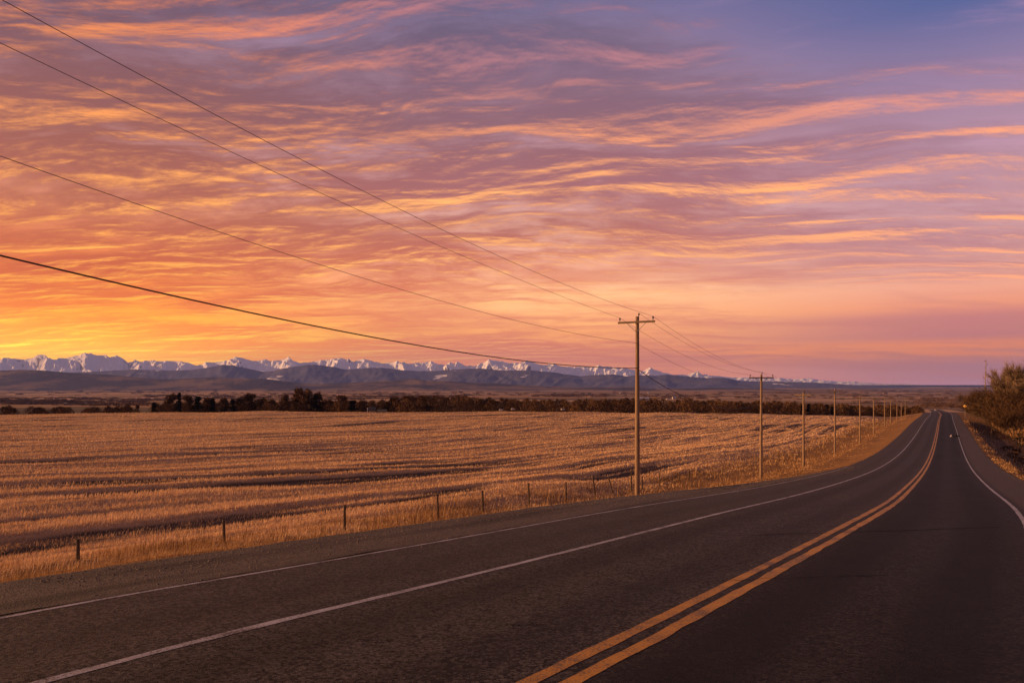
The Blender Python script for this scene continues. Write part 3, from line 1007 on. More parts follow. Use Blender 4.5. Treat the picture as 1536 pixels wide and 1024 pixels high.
def build_trees():
    bark = simple_mat('grey_bark', (.07, .048, .034), (.15, .10, .07), 6, .9, .1, (4, 4, .6), .5)
    brown = twig_material('brown_twigs', (.034, .019, .011), (.115, .062, .032), (.21, .118, .062))
    dark = twig_material('dark_needles', (.010, .009, .008), (.022, .019, .014), (.038, .030, .020))
    pale = twig_material('pale_twigs', (.11, .072, .046), (.20, .135, .088), (.32, .225, .15))
    russet = twig_material('russet_twigs', (.022, .012, .007), (.060, .032, .016), (.125, .070, .036))
    # shelterbelt behind the field, left part: trees one can tell apart
    rnd = [clump_tree_meshes(100 + k, 10, 7.5, 2600, False, .8) for k in range(5)]
    cone = [clump_tree_meshes(150 + k, 10, 4.2, 2200, True, .8) for k in range(3)]
    # px, top y, width px, kind
    L = [(206, 608, 9, 'r'), (231, 603, 10, 'c'), (243, 607, 7, 'c'), (258, 591, 22, 'r'), (269, 588, 8, 'c'), (281, 593, 20, 'r'), (297, 594, 13, 'c'), (312, 597, 17, 'r'), (319, 597, 12, 'c'),
         (335, 598, 18, 'r'), (349, 598, 11, 'c'), (366, 595, 24, 'r'), (377, 591, 25, 'r'), (394, 597, 16, 'r'), (408, 600, 17, 'r'), (429, 593, 14, 'r'), (449, 584, 21, 'r'), (462, 584.5, 19, 'r'), (476, 589, 18, 'r'), (473, 592, 12, 'c'),
         (493, 600, 18, 'r'), (513, 594, 22, 'r'), (529, 600, 16, 'c'), (545, 602, 19, 'r'), (590, 596, 24, 'r'), (611, 595, 24, 'r'), (633, 595, 22, 'r')]
    words = ['small brown bush at the left end of the shelterbelt', 'black conifer standing alone near the left end of the shelterbelt', 'lower black conifer right beside the lone one at the left end',
             'broad brown tree next right of the pair of black conifers', 'thin dark spire rising above the broad brown tree on the left', 'brown tree right of the dark spire in the left clump',
             'dark narrow conifer fourth of the black trees from the left', 'rounded brown tree before the fifth black conifer', 'fifth black conifer from the left in the shelterbelt',
             'low brown tree between the fifth and sixth black conifers', 'sixth black conifer from the left in the shelterbelt', 'rounded brown crown left of the broadest tree in the belt', 'broad domed russet tree standing midway along the left belt',
             'small brown tree right of the broad domed one', 'low brown tree left of the tallest pair', 'narrow brown tree close left of the tallest pair', 'left tree of the tallest brown pair in the belt', 'right tree of the tallest brown pair in the belt',
             'dark brown tree close right of the tallest pair', 'black conifer at the right foot of the tallest pair', 'low dark tree right of the tallest clump', 'brown tree with a peaked crown left of the little farm house',
             'black bushy conifer just left of the white farm post', 'brown tree standing behind the white farm post', 'broad brown tree first right of the dark farm shed', 'broad brown tree second right of the dark farm shed', 'broad brown tree third right of the dark farm shed']
    for i, (px, ty, wpx, kd) in enumerate(L):
        d = 395 + random.uniform(-14, 24) + (14 if kd == 'r' else -10)
        x = (px - CX) / F * d; z0 = H(x, d)
        h = (HY - ty) / F * d - z0
        me = random.choice(cone if kd == 'c' else rnd)
        w = 1.25 * wpx * d / F / (4.2 if kd == 'c' else 7.5)
        place_tree('conifer_tree' if kd == 'c' else 'bare_tree', me, (x, d, z0), random.uniform(0, 6), (w, w, h / 10), (bark, dark if kd == 'c' else random.choice([brown, brown, russet])),
                   words[i], 'tree', 'trees of the shelterbelt behind the field')
    # the rest of the belt reads as one mass
    VV, QQ, TT, SS = [], [], [], []
    n0 = 0
    px = 2.0
    i = 0
    rs = np.random.default_rng(5)
    while px < 1378:
        for rep in range(2 if px > 250 or rs.random() < .55 else 0):
            d = 400 + rs.uniform(-20, 40) + rep * 35
            q = px + rs.uniform(-5, 5)
            top = np.interp(q, [0, 110, 200, 252, 300, 420, 500, 560, 600, 640, 700, 760, 860, 950, 1000, 1080, 1100, 1130, 1180, 1240, 1290, 1360, 1440], [611, 612, 609.5, 606, 604, 604, 603, 602, 600, 596, 597, 599, 601, 600, 601, 601, 604, 602, 605, 607, 609, 611, 613]) + rs.uniform(-2.0, 3.5) + 3.0 * (vnoise(q / 38., 3.3, 12) - .5)
            x = (q - CX) / F * d; z0 = H(x, d)
            h = max(2.0, (HY - top) / F * d - z0)
            w = rs.uniform(6.5, 10)
            nf = 650
            u = rs.random(nf) ** .85
            a = rs.uniform(0, 6.28, nf)
            rr = w * .5 * np.sqrt(rs.random(nf)) * np.sin(np.pi * np.clip(u * .8 + .2, 0, 1)) ** .6
            P = np.stack([x + np.cos(a) * rr, d + np.sin(a) * rr, z0 + h * u], 1)
            D = np.stack([np.cos(a) * .4, np.sin(a) * .4, np.ones(nf)], 1) + rs.normal(0, .4, (nf, 3)); D /= np.linalg.norm(D, axis=1)[:, None]
            tone = rs.uniform(.1, .8)
            V, Q, T, S = twig_faces(P, D, rs.uniform(.5, 1.6, nf), rs.uniform(.12, .3, nf), np.clip(tone + rs.normal(0, .2, nf), 0, 1))
            VV.append(V); QQ.append(Q + n0); TT.append(T + n0); SS.append(S); n0 += len(V)
        px += rs.uniform(5, 8.5); i += 1
    o = link('woodland', mesh_np('woodland', np.vstack(VV), [np.vstack(QQ), np.vstack(TT)], dict(shade=np.concatenate(SS)), smooth=False), brown)
    tag(o, 'continuous dark brown belt of bare woodland behind the far field edge', 'woodland', kind='stuff')
    for k, (px, ty, wpx, lb) in enumerate(((1203, 607, 7, 'small black conifer behind the third utility pole'), (1213, 605, 9, 'black pointed conifer just right of the third utility pole'),
                                           (1240, 606, 11, 'broad black conifer left of the fourth utility pole'), (1248, 609, 8, 'small black conifer behind the fourth utility pole'))):
        d = 385.; x = (px - CX) / F * d; z0 = H(x, d); h = (HY - ty) / F * d - z0; w = wpx * d / F / 4.2
        place_tree('conifer_tree', cone[k % 3], (x, d, z0), k, (w, w, h / 10), (bark, dark), lb, 'tree', 'black conifers in the right belt')
    # tall willows and scrub on the right of the road
    big = [bare_tree_meshes(11, 15, 1.0, 11000, 1.5, .045), bare_tree_meshes(12, 15, 1.15, 11000, 1.5, .045)]
    scr = [bare_tree_meshes(21 + k, 7, 1.0, 4000, 1.3, .038, 6, .05) for k in range(3)]
    T = [  # mesh, px, top y, d, width factor, material, name, label
        (big[0], 1510, 547, 196, .8, pale, 'bare_tree', 'tall pale bare tree rising behind the roadside scrub'),
        (big[1], 1537, 539, 190, .95, pale, 'bare_tree', 'tallest pale bare tree at the right edge of the frame'),
        (big[1], 1501, 553, 215, .55, pale, 'bare_tree', 'slimmer pale bare tree just right of the tall thin pole'),
        (scr[0], 1462, 587, 262, 1.0, russet, 'shrub', 'rounded russet shrub nearest the road at the left end of the scrub'),
        (scr[1], 1474, 582, 246, 1.15, russet, 'shrub', 'taller russet shrub behind the tall thin pole'),
        (scr[2], 1490, 579, 222, 1.3, russet, 'shrub', 'dense russet shrub right of the tall thin pole'),
        (scr[0], 1508, 577, 205, 1.35, brown, 'shrub', 'dark brown shrub below the slimmer pale tree'),
        (scr[1], 1524, 575, 192, 1.4, brown, 'shrub', 'dark brown shrub below the tallest pale tree'),
        (scr[2], 1542, 574, 182, 1.5, brown, 'shrub', 'dark brown shrub cut by the right edge of the frame'),
        (scr[1], 1500, 596, 186, 1.0, brown, 'shrub', 'low dark shrub at the front foot of the scrub'),
        (scr[0], 1470, 602, 232, .7, brown, 'shrub', 'low blackish shrub at the foot of the tall thin pole'),
        (scr[2], 1520, 600, 170, 1.0, brown, 'shrub', 'low dark shrub in front of the tallest pale tree'),
        (scr[0], 1454, 600, 285, .7, russet, 'shrub', 'small russet shrub behind the yellow road sign')]
    for i, (me, px, ty, d, wf, mt, nm, lb) in enumerate(T):
        x = (px - CX) / F * d; z0 = H(x, d); h = ((HY - ty) / F * d - z0) * (1.09 if me in big else 1.08)
        hb = 15 if me in big else 7
        w = h / hb * wf
        place_tree(nm, me, (x, d, z0), 1.3 * i, (w, w, h / hb), (bark, mt), lb, 'tree' if nm == 'bare_tree' else 'shrub', 'bare trees and scrub right of the road')
    # the small dark sapling on the slope
    sp = clump_tree_meshes(190, 5, 3.0, 1100, False, .3)
    place_tree('small_tree', sp, at(1529, 128), .4, (1, 1, 3.4 / 5 * 1.0), (bark, dark), 'small dark tree standing alone on the grassy right bank', 'tree', None)
    # low dark cushions of brush on the right bank
    for i, (px, d, s, lb) in enumerate(((1512, 132, 1.0, 'low dark brush heap on the right bank left of the small dark tree'), (1524, 112, 1.0, 'dark brush heap nearest the ditch on the right bank'), (1538, 104, 1.1, 'dark brush heap at the frame edge on the right bank'))):
        place_tree('brush', clump_tree_meshes(200 + i, 1.1, 3.6, 700, False, .22), at(px, d), i, (s, s, s), (bark, brown), lb, 'brush', 'brush heaps on the right bank')
    # scattered scrub on the valley floor and hedgerows
    VV, QQ, TT, SS = [], [], [], []; n0 = 0
    bands = [(0, 225, 597, 607, 330), (0, 120, 602, 607, 130), (0, 110, 600, 606, 60), (210, 560, 592, 600, 300), (560, 700, 594, 598, 110), (560, 960, 588, 594, 120), (800, 910, 592, 596, 90), (960, 1060, 592, 600, 60), (1000, 1300, 588, 600, 110),
             (1280, 1450, 586, 606, 110), (0, 560, 584, 592, 110), (130, 225, 605, 612, 40), (1372, 1440, 598, 603, 40), (1385, 1450, 608, 613, 70)]
    for x0, x1, ya, yb, cnt in bands:
        for _ in range(cnt):
            px = rs.uniform(x0, x1); py = rs.uniform(ya, yb)
            k = (px - CX) / F
            dd = np.exp(np.linspace(math.log(430), math.log(9000), 220))
            hz = valley(dd * math.hypot(1, k))
            j = int(np.argmax((HY - py) / F * dd < hz)) if np.any((HY - py) / F * dd < hz) else -1
            d = dd[j]; x = k * d; z0 = H(x, d)
            h = min(rs.uniform(2.5, 6), d * 3.2 / F + 1.5); w = rs.uniform(4, 9) * (1 + d / 2600)
            nf = 70
            a = rs.uniform(0, 6.28, nf); rr = w * np.sqrt(rs.random(nf)); u = rs.random(nf)
            P = np.stack([x + np.cos(a) * rr, d + np.sin(a) * rr, z0 + h * u * (1 - .5 * (rr / w) ** 2)], 1)
            D = rs.normal(0, .5, (nf, 3)) + [0, 0, .8]; D /= np.linalg.norm(D, axis=1)[:, None]
            V, Q, T_, S = twig_faces(P, D, (.6 + d / 1500) * rs.uniform(.6, 1.4, nf), (.3 + d / 1800) * rs.uniform(.6, 1.3, nf), np.clip(rs.uniform(.1, .8) + rs.normal(0, .15, nf), 0, 1))
            VV.append(V); QQ.append(Q + n0); TT.append(T_ + n0); SS.append(S); n0 += len(V)
    o = link('scrub', mesh_np('scrub', np.vstack(VV), [np.vstack(QQ), np.vstack(TT)], dict(shade=np.concatenate(SS)), smooth=False), brown)
    tag(o, 'dark scrub and hedgerows scattered over the valley floor', 'scrub', kind='stuff')


# small things ----------------------------------------------------------
def valley_point(px, py):
    k = (px - CX) / F
    dd = np.exp(np.linspace(math.log(380), math.log(9000), 900))
    hz = height(k * dd, dd)
    m = np.nonzero((HY - py) / F * dd < hz)[0]
    d = float(dd[m[0]]) if len(m) else 3000.
    return k * d, d, H(k * d, d)


def house(name, loc, L, Wd, hw, hr, rz, wall, roof, label, cat, dark):
    root = empty(name, loc, rz); tag(root, label, cat, 'farm buildings in the valley')
    b = MB(); x, y = L / 2, Wd / 2
    b.add([(-x, -y, -1), (x, -y, -1), (x, y, -1), (-x, y, -1), (-x, -y, hw), (x, -y, hw), (x, y, hw), (-x, y, hw), (-x, 0, hw + hr), (x, 0, hw + hr)],
          [(0, 1, 5, 4), (2, 3, 7, 6), (1, 2, 6, 9, 5), (3, 0, 4, 8, 7)])
    b.build('wall', wall, root)
    o = .35
    b = MB()
    for s in (-1, 1):
        e = [(-x - o, s * (y + o), hw - o * hr / y), (x + o, s * (y + o), hw - o * hr / y), (x + o, 0, hw + hr + .02), (-x - o, 0, hw + hr + .02)]
        up = [(p[0], p[1], p[2] + .22) for p in e]
        b.add(e + up, [(0, 1, 2, 3), (7, 6, 5, 4), (0, 4, 5, 1), (1, 5, 6, 2), (3, 7, 4, 0)])
    b.build('roof', roof, root)
    b = MB(); b.box((0, -y - .03, hw * .4), (L * .16, .12, hw * .8)); b.build('door', dark, root)
    for s in (-.3, .3):
        b = MB(); b.box((s * L, -y - .03, hw * .55), (L * .12, .1, hw * .3)); b.build('window', dark, root)


def build_farms():
    wh = simple_mat('pale_wall', (.52, .47, .44), (.66, .60, .56), 3, .7, .3)
    wm = simple_mat('warm_wall', (.26, .19, .13), (.34, .25, .18), 3, .8, .2)
    dk = simple_mat('dark_opening', (.02, .018, .018), (.03, .026, .024), 3, .5, .4)
    rf = simple_mat('metal_roof', (.40, .35, .33), (.52, .46, .43), 3, .5, .5)
    rd = simple_mat('dark_roof', (.05, .045, .045), (.09, .08, .075), 3, .7, .3)
    d = 372.
    def nearp(px, dd=d): x = (px - CX) / F * dd; return (x, dd, H(x, dd))
    p = nearp(551.3); zt = (HY - 611.8) / F * d
    b = MB()
    root = empty('marker_post', p); tag(root, 'white upright post at the far field edge beside the little house', 'post')
    b.tube([(0, 0, -.5), (0, 0, zt - p[2] - .3), (0, 0, zt - p[2])], [.28, .27, .2], 8); b.build('post', wh, root)
    b = MB(); b.box((0, 0, zt - p[2] + .04), (.62, .62, .1)); b.build('cap', wh, root)
    q = nearp(558.5, 384); house('farm_house', q, 2.9, 3.2, (HY - 614) / F * 384 - q[2], 1.1, .2, wm, rd, 'little tan gabled house among dark trees behind the field', 'house', dk)
    q = nearp(573.5, 388); house('shed', q, 4.6, 3.4, (HY - 616.5) / F * 388 - q[2], .7, 0, wm, rd, 'low grey shed under dark trees right of the little house', 'shed', dk)
    for px, py, wpx, hpx, lb, nm, ct in ((964.5, 599.5, 17, 3.4, 'long white barn just right of the nearest pole', 'barn', 'barn'), (1011, 598.4, 5, 3.6, 'pale round topped farm building in the valley right of the long barn', 'farm_house', 'house'),
                                         (1001.8, 599, 3.5, 1.6, 'small low pale shed beside the round topped farm building', 'shed', 'shed'), (828, 603.6, 5, 1.8, 'small white roofed shed above the belt left of the nearest pole', 'shed', 'shed'),
                                         (973, 590.2, 2.2, 2.6, 'tiny white tower house far behind the long barn', 'farm_house', 'house'), (8, 585.5, 3.2, 1.8, 'tiny white house far left below the hills', 'farm_house', 'house'),
                                         (153, 586, 3.4, 1.6, 'tiny white house below the left mountains, second from the left', 'farm_house', 'house'), (1071, 603.5, 3.5, 3.4, 'small pale silo house above the tree belt left of the second pole', 'farm_house', 'house'),
                                         (932, 590, 4.5, 1.4, 'tiny pale shed far left of the nearest pole', 'shed', 'shed'), (42, 606.3, 4, 1.8, 'pale shed among dark scrub at the far left', 'shed', 'shed'), (99, 606, 5, 1.7, 'grey shed in the scrub left of the pond', 'shed', 'shed'), (128, 605.4, 4.5, 1.6, 'pale shed in the scrub right beside the pond end', 'shed', 'shed')):
        x, y, z = valley_point(px, py)
        s = y / F
        house(nm, (x, y, z), wpx * s, max(2.5, wpx * s * .5), hpx * s * .68, hpx * s * .45, .15, wh, rf, lb, ct, dk)
    for px, py, lb in ((751, 614.5, 'white parked van at the foot of the tree belt, left of the grey one'), (769, 613.2, 'grey parked van at the foot of the tree belt, right of the white one'), (844, 613.5, 'small grey trailer at the foot of the tree belt')):
        dd = 378.; p = nearp(px, dd)
        s = dd / F
        root = empty('parked_van', p, .1); tag(root, lb, 'van', 'vehicles parked by the tree belt')
        zc = (HY - py) / F * dd - p[2]
        b = MB(); b.box((0, 0, zc), (1.6, 1.4, .75), 0, .9); b.box((.95, 0, zc - .12), (.5, 1.3, .5), 0, .85); b.build('body', wh, root)
        b = MB(); b.box((.98, 0, zc + .08), (.35, 1.1, .12)); b.build('window', dk, root)
        for sx in (-.5, .7):
            b = MB(); b.tube([(sx, -.72, zc - .4), (sx, .72, zc - .4)], .22, 10); b.build('wheel', dk, root)
    # pale pond in the left valley
    m, nt = mat('pond_water'); tc = N(nt, 'ShaderNodeNewGeometry')
    principled(nt, (.22, .19, .19, 1), .12, .6, bump(nt, noise(nt, tc.outputs['Position'], .5, 3, .5), .05, .1))
    x, y, z = valley_point(196, 604.3)
    n = 40; s = y / F
    V = [(x, y, z + 1.3)]
    for k in range(n):
        a = 2 * math.pi * k / n
        V.append((x + math.cos(a) * 31 * s * (1 + .1 * math.sin(3 * a)), y + math.sin(a) * 20 * (1 + .2 * math.sin(2 * a + 1)), z + 1.3))
    me = bpy.data.meshes.new('pond'); me.from_pydata(V, [], [(0, 1 + k, 1 + (k + 1) % n) for k in range(n)]); me.update()
    tag(link('pond', me, m), kind='structure')


def build_car():
    """a pale car far down the road, coming towards the camera"""
    d = 805.
    p = roadpt(d, -1.7)
    paint = simple_mat('pale_car_paint', (.62, .58, .58), (.68, .64, .63), 3, .3, .5)
    glass = simple_mat('car_glass', (.012, .012, .014), (.02, .02, .022), 3, .1, .5)
    tyre = simple_mat('tyre_rubber', (.012, .012, .012), (.02, .02, .02), 9, .8, .2)
    lamp = simple_mat('headlight_glass', (.6, .58, .55), (.7, .68, .64), 9, .2, .5)
    root = empty('car', (p[0], p[1], p[2]), math.atan2(-.5, .86))
    tag(root, 'pale car with dark roof far down the road beyond the crest', 'car')
    bm = bmesh.new()
    prof = [(-2.2, .45), (-2.2, .78), (-1.3, .92), (-.7, 1.42), (.9, 1.46), (1.7, 1.0), (2.15, .9), (2.2, .45)]
    vs = []
    for sx in (-.88, .88):
        vs.append([bm.verts.new((sx * (.82 if z > 1.2 else 1), y, z)) for y, z in prof])
    n = len(prof)
    for k in range(n): bm.faces.new([vs[0][k], vs[0][(k + 1) % n], vs[1][(k + 1) % n], vs[1][k]])
    bm.faces.new(vs[0][::-1]); bm.faces.new(vs[1])
    bmesh.ops.recalc_face_normals(bm, faces=bm.faces)
    bmesh.ops.bevel(bm, geom=bm.edges[:], offset=.05, segments=2, affect='EDGES')
    me = bpy.data.meshes.new('body'); bm.to_mesh(me); bm.free(); link('body', me, paint, root)
    b = MB(); b.add([(-.72, -1.26, .97), (.72, -1.26, .97), (.66, -.76, 1.38), (-.66, -.76, 1.38)], [(0, 1, 2, 3)]); b.build('windscreen', glass, root)
    b = MB(); b.box((0, .1, 1.475), (1.3, 1.5, .05)); b.build('roof', glass, root)
    for sx in (-.89, .89):
        for sy in (-1.4, 1.4):
            b = MB(); b.tube([(sx - .1, sy, .32), (sx + .1, sy, .32)], .32, 14); b.build('wheel', tyre, root)
        b = MB(); b.box((sx * .72, -2.21, .68), (.34, .06, .16)); b.build('headlight', lamp, root)


def build_debris():
    """crumpled pale sheet with a dark torn strip in the right lane"""
    p = roadpt(141.5, 2.85)
    root = empty('road_debris', tuple(p), -.5)
    tag(root, 'pale crumpled debris with a dark torn strip lying in the right lane', 'debris')
    pl = simple_mat('pale_sheet', (.34, .27, .28), (.46, .37, .38), 4, .6, .3)
    ru = simple_mat('strip_dark', (.010, .010, .010), (.02, .018, .018), 9, .8, .2)  # near-black tone of the strip beside the pale sheet
    n = 9
    u, v = np.meshgrid(np.linspace(-1, 1, n), np.linspace(-1, 1, n))
    rr = np.hypot(u, v)
    z = .42 * np.exp(-1.6 * rr ** 2) * (.6 + .9 * fbm(u * 2 + 3, v * 2, 4, 3)) + .02
    V = np.stack([u.ravel() * .22 - .35, v.ravel() * .3, z.ravel()], 1)
    o = link('sheet', mesh_np('sheet', V, [grid_polys(n, n)], smooth=False), pl, root)
    md = o.modifiers.new('thick', 'SOLIDIFY'); md.thickness = .02
    b = MB()
    for k in range(3):
        pts = [(-.2 + .32 * j, .05 * k * (j % 2), .10 + .13 * abs(math.sin(j * 1.3 + k)) + .06 * k) for j in range(5)]
        b.tube(pts, [.05, .11, .12, .10, .04], 6)
    b.build('dark_strip', ru, root)


def build_right_pole():
    wood = simple_mat('grey_pole_wood', (.20, .15, .11), (.34, .25, .18), 5, .85, .15, (9, 9, .35), .5)
    porc = simple_mat('grey_insulator', (.12, .10, .09), (.18, .15, .13), 12, .4, .5)
    d = 246.; x = (1477 - CX) / F * d; z0 = H(x, d)
    h = (HY - 540) / F * d - z0
    root = empty('utility_pole', (x, d, z0)); tag(root, 'tall thin lone pole standing right of the road among russet shrubs', 'utility pole')
    b = MB(); zs = np.linspace(-.3, h, 12); b.tube([(.45 * q / h, 0, q) for q in zs], list(np.interp(zs, [0, h], [.19, .10])), 10); b.build('mast', wood, root, smooth=True)
    for q, s in ((h - .5, -1), (h - 1.6, 1), (h - 2.6, -1)):
        b = MB(); b.tube([(.44, 0, q), (.44 + s * .55, 0, q + .12)], [.035, .03], 6); br = b.build('bracket', wood, root)
        b = MB(); b.tube([(.44 + s * .55, 0, q + .1), (.44 + s * .55, 0, q + .22), (.44 + s * .55, 0, q + .36)], [.06, .11, .05], 8)
        b.build('insulator', porc, br)


def build_sign():
    d = 250.; px = 1447.5
    x = (px - CX) / F * d; z0 = H(x, d)
    zc = (HY - 608.8) / F * d - z0
    ym = simple_mat('yellow_sign_face', (.72, .40, .10), (.78, .45, .13), 2, .4, .4)
    pm = simple_mat('sign_post_wood', (.20, .14, .10), (.28, .2, .14), 6, .8, .2)
    root = empty('road_sign', (x, d, z0), -.8); tag(root, 'small pale yellow road sign on a post at the right shoulder near the crest', 'road sign')
    b = MB(); b.box((0, .06, zc / 2 - .2), (.11, .09, zc + .8)); b.build('post', pm, root)
    b = MB(); s = .52
    v = [(0, -.02, zc - s * 1.15), (s * 1.15, -.02, zc), (0, -.02, zc + s * 1.15), (-s * 1.15, -.02, zc)]
    b.add(v + [(p[0], .0, p[2]) for p in v], [(0, 1, 2, 3), (7, 6, 5, 4), (0, 4, 5, 1), (1, 5, 6, 2), (2, 6, 7, 3), (3, 7, 4, 0)]); b.build('sign_face', ym, root)


# mountains -------------------------------------------------------------
SNOW = [(-260, 545), (-120, 540), (0, 539), (20, 537.5), (35, 539), (48, 537), (60, 533.5), (70, 537), (82, 539), (100, 536.5), (112, 533.5), (122, 531.5), (138, 530.5), (145, 533), (155, 532), (165, 536), (175, 532.5), (185, 538), (192, 543), (205, 541), (215, 543), (230, 541.5), (258, 541), (272, 541.5), (285, 545), (296, 548), (310, 545.5), (325, 543), (340, 542.5), (353, 535), (365, 537), (378, 541), (386, 541.5), (398, 538), (405, 541), (420, 540), (433, 536.5), (440, 541), (453, 545), (465, 543), (480, 540), (495, 539), (508, 536.5), (520, 539), (530, 542), (545, 537.5), (560, 542), (575, 545), (585, 543), (600, 545), (628, 545), (647, 541.5), (658, 547), (668, 549), (675, 543), (682, 546), (688, 543), (697, 548), (712, 549), (725, 545), (738, 540.5), (746, 540.5), (755, 543), (770, 545.5), (785, 545), (798, 543), (810, 547), (825, 547), (840, 549), (855, 550), (875, 549.5), (890, 551), (898, 547.5), (904, 550), (909, 549), (920, 552), (940, 553), (955, 556), (965, 557), (973, 552.5), (985, 557), (1000, 560), (1010, 562), (1030, 562), (1038, 559.5), (1047, 557.5), (1053, 562), (1065, 563), (1078, 563.5), (1092, 565), (1105, 566), (1120, 565.5), (1135, 566), (1150, 567), (1170, 566.5), (1190, 568.5), (1212, 567), (1230, 570), (1250, 571), (1265, 572), (1280, 571.5), (1300, 573.5), (1320, 575), (1340, 575.5), (1360, 576), (1400, 577.5), (1440, 578.5), (1600, 580)]
FOR1 = [(-260, 560.8), (0, 560.8), (100, 558.8), (185, 554.7), (200, 553.7), (250, 555.2), (285, 554.7), (310, 551.2), (335, 546.7), (350, 548.2), (375, 553.2), (395, 557.2), (410, 556.2), (425, 552.2), (445, 549.2), (462, 546.7), (475, 546.7), (500, 550.2), (520, 554.2), (540, 552.7), (555, 551.2), (575, 551.2), (600, 554.7), (625, 556.2), (650, 556.2), (680, 553.7), (720, 552.2), (740, 554.2), (760, 555.2), (800, 555.2), (830, 558.2), (850, 561.2), (870, 564.2), (890, 562.2), (920, 561.2), (940, 564.2), (955, 562.2), (985, 563.2), (1000, 561.3), (1020, 563.3), (1040, 564.8), (1060, 566.8), (1075, 565.8), (1092, 567.3), (1110, 570.8), (1150, 571.8), (1200, 572.8), (1230, 573.8), (1260, 575.8), (1290, 577.8), (1340, 578.8), (1400, 581.8), (1440, 583.8), (1600, 584.8)]
FOR2 = [(-260, 561.5), (-60, 556.5), (0, 555.5), (30, 554.5), (60, 555.0), (90, 557.5), (120, 560.0), (160, 561.5), (200, 565.0), (230, 567.5), (260, 568.5), (280, 567.5), (310, 566.0), (330, 565.5), (360, 567.5), (400, 568.0), (420, 570.5), (450, 574.5), (475, 576.0), (500, 575.0), (550, 572.5), (600, 569.5), (620, 568.0), (640, 570.5), (665, 571.0), (700, 573.0), (750, 575.0), (800, 578.5), (850, 580.0), (900, 580.5), (950, 579.5), (985, 583.5), (1030, 582.5), (1060, 581.5), (1100, 581.5), (1150, 582.5), (1200, 584.5), (1260, 585.5), (1320, 586.5), (1400, 587.5), (1600, 588.5)]


def range_mesh(name, prof, dfront, dcrest, dback, zbase, x0, x1, step, nd, amp, wl, seed, zback, rid=True, jag=0.0):
    px = np.arange(x0, x1, step)
    P = np.array(prof)
    sk = lambda q: np.interp(q, P[:, 0], P[:, 1])
    d = np.concatenate([np.linspace(dfront, dcrest, nd), np.linspace(dcrest, dback, nd // 3)[1:]])
    PX, D = np.meshgrid(px, d)
    p = np.clip((D - dfront) / (dcrest - dfront), 0, 1)
    bk = np.clip((D - dcrest) / (dback - dcrest), 0, 1)
    warp = (fbm(PX / wl * .9, D / (dcrest - dfront) * 2.2, seed + 5, 3) - .5) * wl * 1.6 * (1 - p)
    jg = jag * (ridged(PX / 9., 0 * PX, seed + 9, 3) - .62)
    zc = (HY - (sk(PX + warp) - jg)) / F * dcrest
    shp = p ** (1.25 if rid else .9)
    rg = (.60 * ridged((PX + warp + (D - dcrest) * .014) / wl, D / (dcrest - dfront) * 1.0, seed, 3) + .40 * ridged((PX - (D - dcrest) * .012) / (wl * .45), D / (dcrest - dfront) * 1.8, seed + 3, 4)) if rid else fbm(PX / wl, D / (dcrest - dfront) * 3, seed, 5)
    z = zbase + (zc - zbase) * shp + amp * np.clip((zc + 40) / (650 if amp > 400 else 300), .04, 1) * (rg - .62) * (p * (1 - p) * 4) ** (.35 if amp > 400 else .7)
    z = z * (1 - bk) + zback * bk
    u = (PX - CX) / F
    V = np.stack([u * D, D, z], -1).reshape(-1, 3)
    return mesh_np(name, V, [grid_polys(*PX.shape)], dict(rel=(p * (1 - bk)).ravel()))


